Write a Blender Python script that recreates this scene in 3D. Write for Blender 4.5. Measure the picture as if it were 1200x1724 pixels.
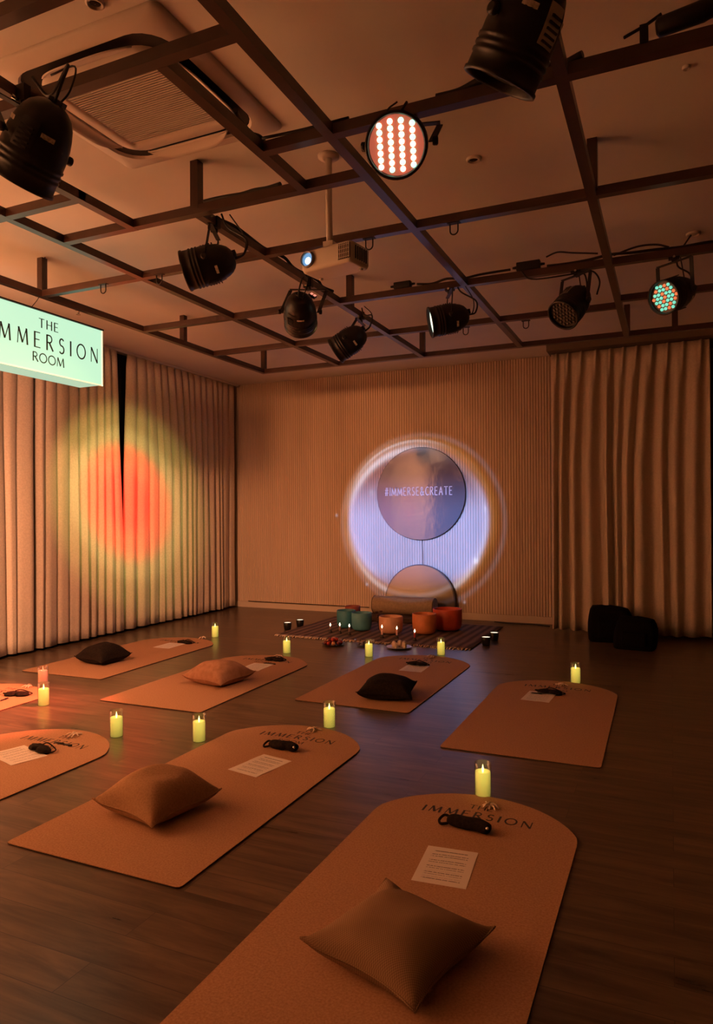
import bpy, math, random
from mathutils import Vector, Matrix, noise

random.seed(7)
for o in list(bpy.data.objects):
    bpy.data.objects.remove(o)
scene = bpy.context.scene
col = scene.collection
V = Vector
PI = math.pi

# ------------------------------------------------------------------ camera
FOC = 1180.7            # focal length in pixels of the 1200 x 1724 frame
YAW, PITCH, ROLL = -0.421395, 0.004639, -0.005388
EYE = V((0, 0, 1.4))
def _axes():
    cy, sy = math.cos(YAW), math.sin(YAW)
    r = V((cy, -sy, 0)); f = V((sy, cy, 0)); u = V((0, 0, 1))
    cp, sp = math.cos(PITCH), math.sin(PITCH)
    f2 = cp*f + sp*u; u2 = -sp*f + cp*u
    cr, sr = math.cos(ROLL), math.sin(ROLL)
    return cr*r + sr*u2, -sr*r + cr*u2, f2
AR, AU, AF = _axes()
cam = bpy.data.cameras.new('camera'); camo = bpy.data.objects.new('camera', cam); col.objects.link(camo)
cam.sensor_fit = 'HORIZONTAL'; cam.sensor_width = 36; cam.lens = 36*FOC/1200
cam.clip_start = 0.02; cam.clip_end = 60
m = Matrix((AR, AU, -AF)).transposed().to_4x4(); m.translation = EYE
camo.matrix_world = m
scene.camera = camo
def ray(x, y):
    return AR*((x-600)/FOC) - AU*((y-862)/FOC) + AF
def F(x, y, z=0.0):                       # survey point on a horizontal plane
    d = ray(x, y); return EYE + d*((z-EYE.z)/d.z)
def Wl(x, y, Y):                          # on a plane parallel to the back wall
    d = ray(x, y); return EYE + d*(Y/d.y)
def S(x, y, X):                           # on a plane parallel to the left wall
    d = ray(x, y); return EYE + d*(X/d.x)

# ------------------------------------------------------------------ world, exposure
w = bpy.data.worlds.new('dim_room'); scene.world = w; w.use_nodes = True
w.node_tree.nodes['Background'].inputs[0].default_value = (0.9, 0.4, 0.17, 1)
w.node_tree.nodes['Background'].inputs[1].default_value = 0.05
scene.view_settings.view_transform = 'Standard'
scene.view_settings.look = 'None'
scene.view_settings.gamma = 1
scene.view_settings.use_curve_mapping = False
scene.view_settings.exposure = 0.0

# ------------------------------------------------------------------ lights
def aim(o, loc, tgt):
    o.location = loc
    o.rotation_euler = (V(tgt)-V(loc)).to_track_quat('-Z', 'Y').to_euler()
def spot(name, loc, tgt, power, colr, deg, blend=1.0, rad=0.05):
    l = bpy.data.lights.new(name, 'SPOT'); l.energy = power; l.color = colr
    l.spot_size = math.radians(deg); l.spot_blend = blend; l.shadow_soft_size = rad
    o = bpy.data.objects.new(name, l); col.objects.link(o); aim(o, loc, tgt); return o
def area(name, loc, tgt, power, colr, sx, sy):
    l = bpy.data.lights.new(name, 'AREA'); l.energy = power; l.color = colr
    l.shape = 'RECTANGLE'; l.size = sx; l.size_y = sy
    o = bpy.data.objects.new(name, l); col.objects.link(o); aim(o, loc, tgt); return o

AMB = (1.0, 0.36, 0.13)
def _math(nt, op, a, b=None):
    n = nt.nodes.new('ShaderNodeMath'); n.operation = op
    for i, v in enumerate((a, b)):
        if v is None: continue
        if isinstance(v, (int, float)): n.inputs[i].default_value = v
        else: nt.links.new(v, n.inputs[i])
    return n.outputs[0]
def beam_profile(l, stops):
    """colour of an led beam against the angle from its axis (red leds focus tightly, the others spread)"""
    l.use_nodes = True; nt = l.node_tree
    em = [n for n in nt.nodes if n.type == 'EMISSION'][0]
    tc = nt.nodes.new('ShaderNodeTexCoord'); sep = nt.nodes.new('ShaderNodeSeparateXYZ'); nt.links.new(tc.outputs['Normal'], sep.inputs[0])
    x2 = _math(nt, 'MULTIPLY', sep.outputs[0], sep.outputs[0]); y2 = _math(nt, 'MULTIPLY', sep.outputs[1], sep.outputs[1])
    t = _math(nt, 'DIVIDE', _math(nt, 'SQRT', _math(nt, 'ADD', x2, y2)), _math(nt, 'ABSOLUTE', sep.outputs[2]))
    r = nt.nodes.new('ShaderNodeValToRGB'); e = r.color_ramp.elements
    r.color_ramp.interpolation = 'EASE'
    while len(e) < len(stops): e.new(.5)
    for k, (p, c) in enumerate(stops): e[k].position = p; e[k].color = (*c, 1)
    nt.links.new(t, r.inputs[0]); nt.links.new(r.outputs[0], em.inputs[0])
# the stage lamps that wash the left curtain: a red core inside a yellow halo
HALO = [(0.0, (1.0, .036, .017)), (.06, (1.0, .043, .021)), (.125, (.70, .10, .036)), (.185, (.215, .185, .058)), (.24, (.105, .092, .024)), (.33, (.013, .007, .0022)), (.48, (0, 0, 0))]
for src, tgt, p in [((-2.66, 4.70, 2.80), (-6.0, 6.60, 1.62), 2150),
                    ((-1.78, 5.10, 2.80), (-6.0, 3.30, 1.45), 1700),
                    ((-2.72, 3.28, 2.78), (-6.0, 1.70, 1.55), 1300)]:
    beam_profile(spot('stage_beam', src, tgt, p, (1, 1, 1), 75, 0.3, 0.04).data, HALO)
# warm washes: two from the lit-rim lamp, the rest added unseen fill
spot('wash_and_fill', (-1.70, 5.05, 2.78), (-5.0, 3.3, 0.0), 4200, (1.0, 0.14, 0.075), 30, 1.0, 0.05)
spot('wash_and_fill', (-1.70, 5.05, 2.78), (-4.4, 3.3, 0.0), 260, (1.0, 0.42, 0.20), 62, 1.0, 0.06)
spot('wash_and_fill', (-3.2, 1.0, 2.95), (-6.0, 4.4, 1.0), 850, (1.0, 0.40, 0.20), 75, 1.0, 0.12)  # added unseen spot, brightens the left curtain between the beams
spot('wash_and_fill', (-2.4, 0.4, 2.95), (-6.0, 1.6, 1.7), 8000, (1.0, 0.46, 0.215), 72, 1.0, 0.12)  # added unseen spot on the out-of-frame curtain, its bounce lifts the ceiling
area('added_fill', (-4.2, -0.8, 2.95), (-3.8, 4.0, 0.6), 18, AMB, 2.5, 1.2)  # added unseen area light, soft warm fill from behind left
spot('added_amber_fill', (-3.6, 0.6, 2.9), (-4.6, 8.6, 1.5), 820, AMB, 46, 1.0, 0.25)  # added unseen spot that brightens the ribbed back wall

# projector behind the camera: throws a blue ring of light on the ribbed wall
pl = spot('projector_beam', (-3.2, 0.2, 2.75), (-3.21, 9.15, 1.37), 5200, (1, 1, 1), 17, 0.15, 0.004)
def gobo(l):
    l.use_nodes = True; nt = l.node_tree; N = nt.nodes; L = nt.links
    em = [n for n in N if n.type == 'EMISSION'][0]
    tc = N.new('ShaderNodeTexCoord'); sep = N.new('ShaderNodeSeparateXYZ'); L.new(tc.outputs['Normal'], sep.inputs[0])
    def M(op, a, b=None, c=None):
        n = N.new('ShaderNodeMath'); n.operation = op
        for i, v in enumerate((a, b, c)):
            if v is None: continue
            if isinstance(v, (int, float)): n.inputs[i].default_value = v
            else: L.new(v, n.inputs[i])
        return n.outputs[0]
    k = 1/0.1185                              # tan of the circle's half angle
    az = M('ABSOLUTE', sep.outputs[2])
    X = M('MULTIPLY', M('DIVIDE', sep.outputs[0], az), k)
    Y = M('MULTIPLY', M('DIVIDE', sep.outputs[1], az), k)
    def dist(cx, cy):
        a = M('SUBTRACT', X, cx); b = M('SUBTRACT', Y, cy)
        return M('SQRT', M('ADD', M('MULTIPLY', a, a), M('MULTIPLY', b, b)))
    def gauss(d, c, s):
        t = M('DIVIDE', M('SUBTRACT', d, c), s)
        return M('POWER', 2.718, M('MULTIPLY', -1.0, M('MULTIPLY', t, t)))
    def ramp(v, lo, hi):
        n = N.new('ShaderNodeMapRange'); n.interpolation_type = 'SMOOTHSTEP'
        n.inputs[1].default_value = lo; n.inputs[2].default_value = hi
        L.new(v, n.inputs[0]); return n.outputs[0]
    d0 = dist(0, 0)
    disc = ramp(d0, 0.985, 0.90)
    # bright lower crescent, the upper part fades
    d1 = dist(0.12, 0.55)
    body = M('MULTIPLY', disc, M('ADD', 0.10, M('MULTIPLY', 0.9, ramp(Y, 0.62, -0.05))))
    low = ramp(Y, -0.98, -0.62)
    body = M('MULTIPLY', body, M('ADD', 0.10, M('MULTIPLY', 0.9, low)))
    rim = M('MULTIPLY', gauss(d0, 0.985, 0.02), M('ADD', 0.05, M('MULTIPLY', 0.55, ramp(M('SUBTRACT', M('MULTIPLY', Y, 1.3), M('MULTIPLY', X, 0.5)), 0.8, 1.45))))
    rim2 = M('MULTIPLY', gauss(dist(-0.02, -0.07), 0.93, 0.035), M('ADD', 0.08, M('MULTIPLY', 0.55, ramp(Y, 0.1, -0.9))))
    rim3 = M('MULTIPLY', gauss(dist(0.05, -0.03), 1.09, 0.03), 0.10)
    arc = M('MULTIPLY', gauss(dist(0.02, -0.10), 0.99, 0.05), M('MULTIPLY', 0.8, ramp(M('SUBTRACT', Y, M('MULTIPLY', X, 0.6)), 0.55, 1.1)))
    dots = None
    for (cx, cy, s, g) in ((-1.13, 0.03, 0.018, .5), (0.77, -0.53, 0.032, .9), (0.9, 0.1, 0.02, .5), (-0.68, -0.86, 0.018, .5), (0.62, -1.03, 0.018, .5), (-.62,.33,.03,.35)):
        t = M('MULTIPLY', gauss(dist(cx, cy), 0.0, s), g)
        dots = t if dots is None else M('ADD', dots, t)
    white = M('ADD', M('ADD', rim, rim2), M('ADD', M('ADD', rim3, arc), dots))
    # warm fringe hugging the ring
    warm = M('ADD', M('MULTIPLY', gauss(d0, 0.92, 0.06), 0.09), M('MULTIPLY', gauss(d0, 1.0, 0.06), 0.10))
    comb = N.new('ShaderNodeCombineColor')
    def chan(bc, wc, oc):
        return M('ADD', M('ADD', M('MULTIPLY', body, bc), M('MULTIPLY', white, wc)), M('MULTIPLY', warm, oc))
    L.new(chan(0.22, 0.42, 1.0), comb.inputs[0]); L.new(chan(0.48, 0.62, 0.55), comb.inputs[1]); L.new(chan(1.35, 1.0, 0.1), comb.inputs[2])
    L.new(comb.outputs[0], em.inputs[0])
gobo(pl.data)

# ------------------------------------------------------------------ materials
def mat(name, c, rough=0.6, metal=0.0, spec=0.5, emit=None, es=0.0, trans=0.0, ior=1.45, alpha=None):
    mm = bpy.data.materials.new(name); mm.use_nodes = True
    b = mm.node_tree.nodes['Principled BSDF']
    b.inputs['Base Color'].default_value = (*c, 1); b.inputs['Roughness'].default_value = rough
    b.inputs['Metallic'].default_value = metal; b.inputs['Specular IOR Level'].default_value = spec
    b.inputs['IOR'].default_value = ior
    if emit: b.inputs['Emission Color'].default_value = (*emit, 1); b.inputs['Emission Strength'].default_value = es
    if trans: b.inputs['Transmission Weight'].default_value = trans
    return mm
def noisy(mm, c1, c2, scale=30, detail=4, bump=0.0, bscale=None, stretch=(1, 1, 1), lo=0.35, hi=0.65, dist=0.002):
    nt = mm.node_tree; N = nt.nodes; L = nt.links; b = N['Principled BSDF']
    tc = N.new('ShaderNodeTexCoord'); mp = N.new('ShaderNodeMapping'); mp.inputs['Scale'].default_value = stretch
    L.new(tc.outputs['Object'], mp.inputs[0])
    n = N.new('ShaderNodeTexNoise'); n.inputs['Scale'].default_value = scale; n.inputs['Detail'].default_value = detail
    L.new(mp.outputs[0], n.inputs['Vector'])
    r = N.new('ShaderNodeValToRGB'); r.color_ramp.elements[0].position = lo; r.color_ramp.elements[1].position = hi
    r.color_ramp.elements[0].color = (*c1, 1); r.color_ramp.elements[1].color = (*c2, 1)
    L.new(n.outputs['Fac'], r.inputs[0]); L.new(r.outputs[0], b.inputs['Base Color'])
    if bump:
        n2 = N.new('ShaderNodeTexNoise'); n2.inputs['Scale'].default_value = bscale or scale; n2.inputs['Detail'].default_value = 3
        L.new(mp.outputs[0], n2.inputs['Vector'])
        bp = N.new('ShaderNodeBump'); bp.inputs['Strength'].default_value = bump; bp.inputs['Distance'].default_value = dist
        L.new(n2.outputs['Fac'], bp.inputs['Height']); L.new(bp.outputs[0], b.inputs['Normal'])
    return mm

M_ceil = noisy(mat('ceiling_paint', (.72, .68, .62), .9), (.70, .66, .60), (.76, .72, .66), 1.2, 3)
M_wall = mat('wall_paint', (.60, .50, .40), .9)
M_umber = mat('umber_wall', (.16, .12, .09), .9)
M_dark = mat('dark_wall', (.05, .04, .035), .9)
M_rib = noisy(mat('ribbed_panel', (.62, .50, .38), .75), (.58, .46, .35), (.66, .53, .41), 3, 3, stretch=(1, 1, .1))
M_steel = noisy(mat('brown_steel', (.045, .018, .012), .32, spec=.7), (.04, .016, .01), (.055, .024, .016), 8, 3)
M_black = mat('black_plastic', (.012, .010, .010), .42)
M_blackm = mat('black_metal', (.014, .012, .012), .45, 0.3)
M_cable = mat('black_cable', (.012, .010, .009), .55)
M_white = mat('white_plastic', (.62, .56, .50), .45)
M_sticker = noisy(mat('sticker', (.75, .68, .58), .6), (.45, .38, .30), (.8, .73, .62), 90, 2)
M_chrome = mat('bright_metal', (.7, .66, .6), .25, 1.0)
M_silver = mat('silver_plate', (.55, .48, .42), .4, .6)
M_gap = mat('dark_slot', (.02, .012, .008), .9)
M_curt = noisy(mat('curtain_cloth', (.60, .50, .40), .95, spec=.1), (.56, .465, .37), (.64, .535, .43), 60, 3, 0)
M_floor = mat('floor_wood', (.2, .13, .09), .38, spec=.5)
def floor_nodes(mm):
    nt = mm.node_tree; N = nt.nodes; L = nt.links; b = N['Principled BSDF']
    tc = N.new('ShaderNodeTexCoord'); br = N.new('ShaderNodeTexBrick')
    br.offset = .37; br.inputs['Scale'].default_value = 1
    br.inputs['Brick Width'].default_value = 1.22; br.inputs['Row Height'].default_value = .152
    br.inputs['Mortar Size'].default_value = .0016; br.inputs['Mortar Smooth'].default_value = .3
    br.inputs['Color1'].default_value = (.15, .15, .15, 1); br.inputs['Color2'].default_value = (.85, .85, .85, 1); br.inputs['Mortar'].default_value = (0, 0, 0, 1)
    L.new(tc.outputs['Object'], br.inputs['Vector'])
    mp = N.new('ShaderNodeMapping'); mp.inputs['Scale'].default_value = (.9, 8, 1); L.new(tc.outputs['Object'], mp.inputs[0])
    add = N.new('ShaderNodeVectorMath'); add.operation = 'ADD'; L.new(mp.outputs[0], add.inputs[0])
    sc = N.new('ShaderNodeVectorMath'); sc.operation = 'SCALE'; sc.inputs['Scale'].default_value = 9; L.new(br.outputs['Color'], sc.inputs[0]); L.new(sc.outputs[0], add.inputs[1])
    n = N.new('ShaderNodeTexNoise'); n.inputs['Scale'].default_value = 2.2; n.inputs['Detail'].default_value = 7; n.inputs['Roughness'].default_value = .62
    n.inputs['Distortion'].default_value = .6
    L.new(add.outputs[0], n.inputs['Vector'])
    r = N.new('ShaderNodeValToRGB'); e = r.color_ramp.elements
    e[0].position = .30; e[0].color = (.045, .029, .017, 1); e[1].position = .74; e[1].color = (.190, .125, .075, 1)
    L.new(n.outputs['Fac'], r.inputs[0])
    mx = N.new('ShaderNodeMix'); mx.data_type = 'RGBA'; mx.blend_type = 'MULTIPLY'; mx.inputs['Factor'].default_value = 1
    r2 = N.new('ShaderNodeValToRGB'); r2.color_ramp.elements[0].color = (.75, .75, .75, 1); r2.color_ramp.elements[1].color = (1.1, 1.08, 1.05, 1)
    L.new(br.outputs['Color'], r2.inputs[0]); L.new(r.outputs[0], mx.inputs['A']); L.new(r2.outputs[0], mx.inputs['B'])
    mj = N.new('ShaderNodeMix'); mj.data_type = 'RGBA'; mj.inputs['B'].default_value = (.04, .026, .018, 1)
    L.new(br.outputs['Fac'], mj.inputs['Factor']); L.new(mx.outputs['Result'], mj.inputs['A']); L.new(mj.outputs['Result'], b.inputs['Base Color'])
    rr = N.new('ShaderNodeMapRange'); rr.inputs[3].default_value = .25; rr.inputs[4].default_value = .33
    L.new(n.outputs['Fac'], rr.inputs[0]); L.new(rr.outputs[0], b.inputs['Roughness'])
    bp = N.new('ShaderNodeBump'); bp.inputs['Strength'].default_value = .015; bp.inputs['Distance'].default_value = .001
    L.new(n.outputs['Fac'], bp.inputs['Height']); L.new(bp.outputs[0], b.inputs['Normal'])
floor_nodes(M_floor)
M_cork = noisy(mat('cork', (.42, .23, .13), .85, spec=.25), (.35, .185, .10), (.49, .28, .16), 130, 5, .3, 240, lo=.3, hi=.7)
M_rubber = mat('mat_underside', (.03, .02, .016), .8)
M_print = mat('dark_print', (.03, .018, .012), .7)
M_paper = mat('paper', (.74, .66, .60), .8)
def paper_nodes(mm):
    nt = mm.node_tree; N = nt.nodes; L = nt.links; b = N['Principled BSDF']
    tc = N.new('ShaderNodeTexCoord'); sp = N.new('ShaderNodeSeparateXYZ'); L.new(tc.outputs['Object'], sp.inputs[0])
    def M(op, a, bb=None):
        n = N.new('ShaderNodeMath'); n.operation = op
        for i, v in enumerate((a, bb)):
            if v is None: continue
            if isinstance(v, (int, float)): n.inputs[i].default_value = v
            else: L.new(v, n.inputs[i])
        return n.outputs[0]
    row = M('FRACT', M('MULTIPLY', sp.outputs[1], 62))
    line = M('LESS_THAN', row, .34)
    grp = M('GREATER_THAN', M('FRACT', M('MULTIPLY', sp.outputs[1], 21)), .36)
    nz = N.new('ShaderNodeTexNoise'); nz.inputs['Scale'].default_value = 1; mp = N.new('ShaderNodeMapping'); mp.inputs['Scale'].default_value = (160, 62, 1)
    L.new(tc.outputs['Object'], mp.inputs[0]); L.new(mp.outputs[0], nz.inputs['Vector'])
    word = M('GREATER_THAN', nz.outputs['Fac'], .43)
    inx = M('LESS_THAN', M('ABSOLUTE', sp.outputs[0]), .075); iny = M('LESS_THAN', M('ABSOLUTE', M('ADD', sp.outputs[1], .01)), .105)
    head = M('MULTIPLY', M('MULTIPLY', M('LESS_THAN', M('ABSOLUTE', M('SUBTRACT', sp.outputs[1], .112)), .0035), M('LESS_THAN', M('ABSOLUTE', sp.outputs[0]), .068)), M('GREATER_THAN', nz.outputs['Fac'], .38))
    txt = M('MAXIMUM', M('MULTIPLY', M('MULTIPLY', M('MULTIPLY', line, grp), word), M('MULTIPLY', inx, iny)), head)
    mx = N.new('ShaderNodeMix'); mx.data_type = 'RGBA'; mx.inputs['A'].default_value = (.74, .66, .60, 1); mx.inputs['B'].default_value = (.22, .19, .17, 1)
    L.new(txt, mx.inputs['Factor']); L.new(mx.outputs['Result'], b.inputs['Base Color'])
paper_nodes(M_paper)
def weave(name, c1, c2, sc):
    mm = mat(name, c1, .95, spec=.1); nt = mm.node_tree; N = nt.nodes; L = nt.links; b = N['Principled BSDF']
    tc = N.new('ShaderNodeTexCoord'); ck = N.new('ShaderNodeTexChecker'); ck.inputs['Scale'].default_value = sc
    L.new(tc.outputs['Object'], ck.inputs['Vector']); ck.inputs['Color1'].default_value = (*c1, 1); ck.inputs['Color2'].default_value = (*c2, 1)
    mp = N.new('ShaderNodeMapping'); mp.inputs['Scale'].default_value = (1, 1, 0.001); L.new(tc.outputs['Object'], mp.inputs[0]); L.new(mp.outputs[0], ck.inputs['Vector'])
    L.new(ck.outputs['Color'], b.inputs['Base Color'])
    n = N.new('ShaderNodeTexNoise'); n.inputs['Scale'].default_value = 14; L.new(tc.outputs['Object'], n.inputs['Vector'])
    mul = N.new('ShaderNodeMath'); mul.operation = 'ADD'; L.new(n.outputs['Fac'], mul.inputs[0]); L.new(ck.outputs['Fac'], mul.inputs[1])
    bp = N.new('ShaderNodeBump'); bp.inputs['Strength'].default_value = .35; bp.inputs['Distance'].default_value = .003
    L.new(mul.outputs[0], bp.inputs['Height']); L.new(bp.outputs[0], b.inputs['Normal'])
    return mm
M_tan = weave('woven_tan', (.30, .19, .11), (.20, .12, .07), 240)
M_rust = noisy(mat('rust_linen', (.36, .21, .12), .95, spec=.1), (.32, .185, .10), (.40, .235, .135), 120, 4, .4, 160)
M_brown = noisy(mat('brown_velvet', (.36, .18, .11), .8, spec=.2), (.32, .16, .09), (.40, .21, .13), 25, 4, .3, 60)
M_blackcl = noisy(mat('black_cloth', (.016, .011, .009), .95, spec=.1), (.012, .009, .008), (.024, .016, .012), 80, 3, .3, 150)
M_bag = noisy(mat('bag_nylon', (.006, .005, .005), .9, spec=.05), (.005, .004, .004), (.009, .007, .007), 50, 3, .3, 60)
M_glass = mat('clear_glass', (1, 1, 1), .02, trans=1.0, ior=1.15, spec=.4)
def thin_glass(mm):
    nt = mm.node_tree; N = nt.nodes; L = nt.links
    tr = N.new('ShaderNodeBsdfTransparent'); tr.inputs[0].default_value = (.97, .96, .95, 1)
    gl = N.new('ShaderNodeBsdfGlossy'); gl.inputs['Roughness'].default_value = .03; fr = N.new('ShaderNodeLayerWeight'); fr.inputs['Blend'].default_value = .18
    mx = N.new('ShaderNodeMixShader'); L.new(fr.outputs['Facing'], mx.inputs[0]); L.new(tr.outputs[0], mx.inputs[1]); L.new(gl.outputs[0], mx.inputs[2])
    L.new(mx.outputs[0], N['Material Output'].inputs[0])
thin_glass(M_glass)
M_wax = mat('lit_wax', (.75, .68, .30), .5, emit=(1.0, .82, .13), es=.75)
def wax_nodes(mm):     # the lamp sits in the upper part of the wax, so the shell glows there most
    nt = mm.node_tree; N = nt.nodes; L = nt.links; b = N['Principled BSDF']
    tc = N.new('ShaderNodeTexCoord'); sp = N.new('ShaderNodeSeparateXYZ'); L.new(tc.outputs['Object'], sp.inputs[0])
    r = N.new('ShaderNodeMapRange'); r.inputs[1].default_value = 0; r.inputs[2].default_value = .12; r.inputs[3].default_value = .42; r.inputs[4].default_value = .86
    L.new(sp.outputs[2], r.inputs[0]); L.new(r.outputs[0], b.inputs['Emission Strength'])
wax_nodes(M_wax)
M_wax0 = mat('pale_wax', (.80, .70, .60), .5)
M_flame = mat('flame', (1, .9, .5), .5, emit=(1.0, .86, .32), es=3.0)
M_flamew = mat('white_flame', (1, .9, .6), .5, emit=(1.0, .80, .50), es=5.0)
M_sign = mat('sign_panel', (.09, .12, .11), .5, emit=(.56, .95, .66), es=.95)
M_signb = mat('sign_underside', (.09, .12, .11), .5, emit=(.48, .86, .62), es=.72)
M_raffia = noisy(mat('raffia', (.72, .55, .42), .8), (.6, .44, .32), (.8, .64, .5), 60, 3)
M_mirror = mat('mirror', (.5, .46, .46), .08, 1.0)
def mirror_nodes(mm, dif, gl, fac, bump, scale):
    nt = mm.node_tree; N = nt.nodes; L = nt.links; b = N['Principled BSDF']
    d = N.new('ShaderNodeBsdfDiffuse'); d.inputs[0].default_value = (*dif, 1)
    b.inputs['Base Color'].default_value = (*gl, 1)
    tc = N.new('ShaderNodeTexCoord'); n = N.new('ShaderNodeTexNoise'); n.inputs['Scale'].default_value = scale; n.inputs['Detail'].default_value = 4
    L.new(tc.outputs['Object'], n.inputs['Vector'])
    bp = N.new('ShaderNodeBump'); bp.inputs['Strength'].default_value = bump; bp.inputs['Distance'].default_value = .004
    L.new(n.outputs['Fac'], bp.inputs['Height']); L.new(bp.outputs[0], b.inputs['Normal'])
    mx = N.new('ShaderNodeMixShader'); mx.inputs[0].default_value = fac
    L.new(d.outputs[0], mx.inputs[1]); L.new(b.outputs[0], mx.inputs[2]); L.new(mx.outputs[0], N['Material Output'].inputs[0])
mirror_nodes(M_mirror, (.16, .15, .16), (.32, .31, .33), .17, .35, 9)
M_arch = mat('arch_panel', (.3, .26, .2), .2, .8)
mirror_nodes(M_arch, (.13, .10, .075), (.3, .26, .2), .4, .15, 5)
M_rimd = mat('dark_rim', (.035, .022, .018), .5)
M_projtext = mat('painted_projection', (.82, .82, .84), .7)  # projected words put into the colour as pale letters

# ------------------------------------------------------------------ mesh helpers
class MB:
    def __init__(s): s.v = []; s.f = []; s.sm = []
    def add(s, vs, fs, smooth=False, mtx=None):
        b = len(s.v)
        s.v += [tuple(mtx @ V(p)) if mtx else tuple(p) for p in vs]
        s.f += [tuple(i+b for i in f) for f in fs]; s.sm += [smooth]*len(fs)
        return s
    def box(s, c, d, mtx=None, bev=0.0):
        x, y, z = d[0]/2, d[1]/2, d[2]/2
        if bev <= 0:
            vs = [(c[0]+a*x, c[1]+b*y, c[2]+e*z) for e in (-1, 1) for a, b in ((-1, -1), (1, -1), (1, 1), (-1, 1))]
            fs = [(3, 2, 1, 0), (4, 5, 6, 7)] + [(i, (i+1) % 4, (i+1) % 4+4, i+4) for i in range(4)]
            return s.add(vs, fs, False, mtx)
        # rounded in plan, chamfered top and bottom
        def rr(inset, zz):
            o = []
            r = bev; hx, hy = x-inset, y-inset; r = max(bev-inset, .0005)
            for k, (sx, sy) in enumerate(((1, 1), (-1, 1), (-1, -1), (1, -1))):
                for q in range(5):
                    a = PI/2*k + PI/2*q/4
                    o.append((c[0]+sx*(hx-r)+r*math.cos(a), c[1]+sy*(hy-r)+r*math.sin(a), zz))
            return o
        b3 = bev*.3
        rings = [rr(bev*.6, c[2]-z), rr(b3*.6, c[2]-z+b3*.5), rr(0, c[2]-z+bev*.6), rr(0, c[2]+z-bev*.6), rr(b3*.6, c[2]+z-b3*.5), rr(bev*.6, c[2]+z)]
        return s.loft(rings, True, True, mtx)
    def loft(s, rings, cap0=True, cap1=True, mtx=None, smooth=True, closed=True):
        n = len(rings[0]); vs = [p for r in rings for p in r]; fs = []
        for k in range(len(rings)-1):
            for i in range(n if closed else n-1):
                j = (i+1) % n
                fs.append((k*n+i, k*n+j, (k+1)*n+j, (k+1)*n+i))
        b = len(s.v); s.add(vs, fs, smooth, mtx)
        if cap0: s.f.append(tuple(b+i for i in reversed(range(n)))); s.sm.append(False)
        if cap1: s.f.append(tuple(b+(len(rings)-1)*n+i for i in range(n))); s.sm.append(False)
        return s
    def lathe(s, prof, seg=32, mtx=None, smooth=True, cap0=True, cap1=True):
        rings = [[(r*math.cos(2*PI*i/seg), r*math.sin(2*PI*i/seg), z) for i in range(seg)] for r, z in prof]
        return s.loft(rings, cap0, cap1, mtx, smooth)
    def tube(s, path, r, seg=8, mtx=None):
        P = [V(p) for p in path]; rings = []; prev = None
        for i, p in enumerate(P):
            t = (P[min(i+1, len(P)-1)]-P[max(i-1, 0)]); t.normalize()
            if prev is None:
                a = V((0, 0, 1)) if abs(t.z) < .9 else V((1, 0, 0)); prev = t.cross(a).normalized()
            prev = (prev - t*prev.dot(t)).normalized(); q = t.cross(prev)
            rr = r[i] if isinstance(r, (list, tuple)) else r
            rings.append([tuple(p + prev*rr*math.cos(2*PI*k/seg) + q*rr*math.sin(2*PI*k/seg)) for k in range(seg)])
        return s.loft(rings, True, True, mtx)
    def prism(s, outl, z0, z1, mtx=None):
        n = len(outl)
        vs = [(x, y, z0) for x, y in outl] + [(x, y, z1) for x, y in outl]
        fs = [tuple(reversed(range(n))), tuple(range(n, 2*n))] + [(i, (i+1) % n, (i+1) % n+n, i+n) for i in range(n)]
        return s.add(vs, fs, False, mtx)
    def grid(s, fn, nu, nv, smooth=True, mtx=None):
        vs = [fn(i/nu, j/nv) for j in range(nv+1) for i in range(nu+1)]
        fs = [(j*(nu+1)+i, j*(nu+1)+i+1, (j+1)*(nu+1)+i+1, (j+1)*(nu+1)+i) for j in range(nv) for i in range(nu)]
        return s.add(vs, fs, smooth, mtx)
    def build(s, name, m, parent=None, loc=(0, 0, 0), rz=0.0):
        me = bpy.data.meshes.new(name); me.from_pydata(s.v, [], s.f)
        me.polygons.foreach_set('use_smooth', s.sm); me.materials.append(m); me.update()
        o = bpy.data.objects.new(name, me); col.objects.link(o)
        o.location = loc; o.rotation_euler = (0, 0, rz)
        if parent: o.parent = parent
        return o
def smoothpath(pts, n=6):
    P = [V(p) for p in pts]; P = [P[0]*2-P[1]] + P + [P[-1]*2-P[-2]]; out = []
    for i in range(1, len(P)-2):
        for k in range(n):
            t = k/n
            a, b, c, d = P[i-1], P[i], P[i+1], P[i+2]
            out.append(.5*((2*b) + (c-a)*t + (2*a-5*b+4*c-d)*t*t + (-a+3*b-3*c+d)*t**3))
    out.append(P[-2]); return out
def tag(o, label, cat, group=None):
    o['label'] = label; o['category'] = cat
    if group: o['group'] = group
    return o
def thing(name, label, cat, loc=(0, 0, 0), rz=0.0, group=None):
    o = bpy.data.objects.new(name, None); col.objects.link(o); o.location = loc; o.rotation_euler = (0, 0, rz)
    o.empty_display_size = .05
    return tag(o, label, cat, group)
def struct(o): o['kind'] = 'structure'; return o
def frame(d, up=(0, 0, 1)):               # matrix whose +Z points along d
    z = V(d).normalized(); x = V(up).cross(z)
    if x.length < 1e-4: x = V((1, 0, 0))
    x.normalize(); y = z.cross(x)
    return Matrix((x, y, z)).transposed().to_4x4()
def at(p): return Matrix.Translation(V(p))

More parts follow.
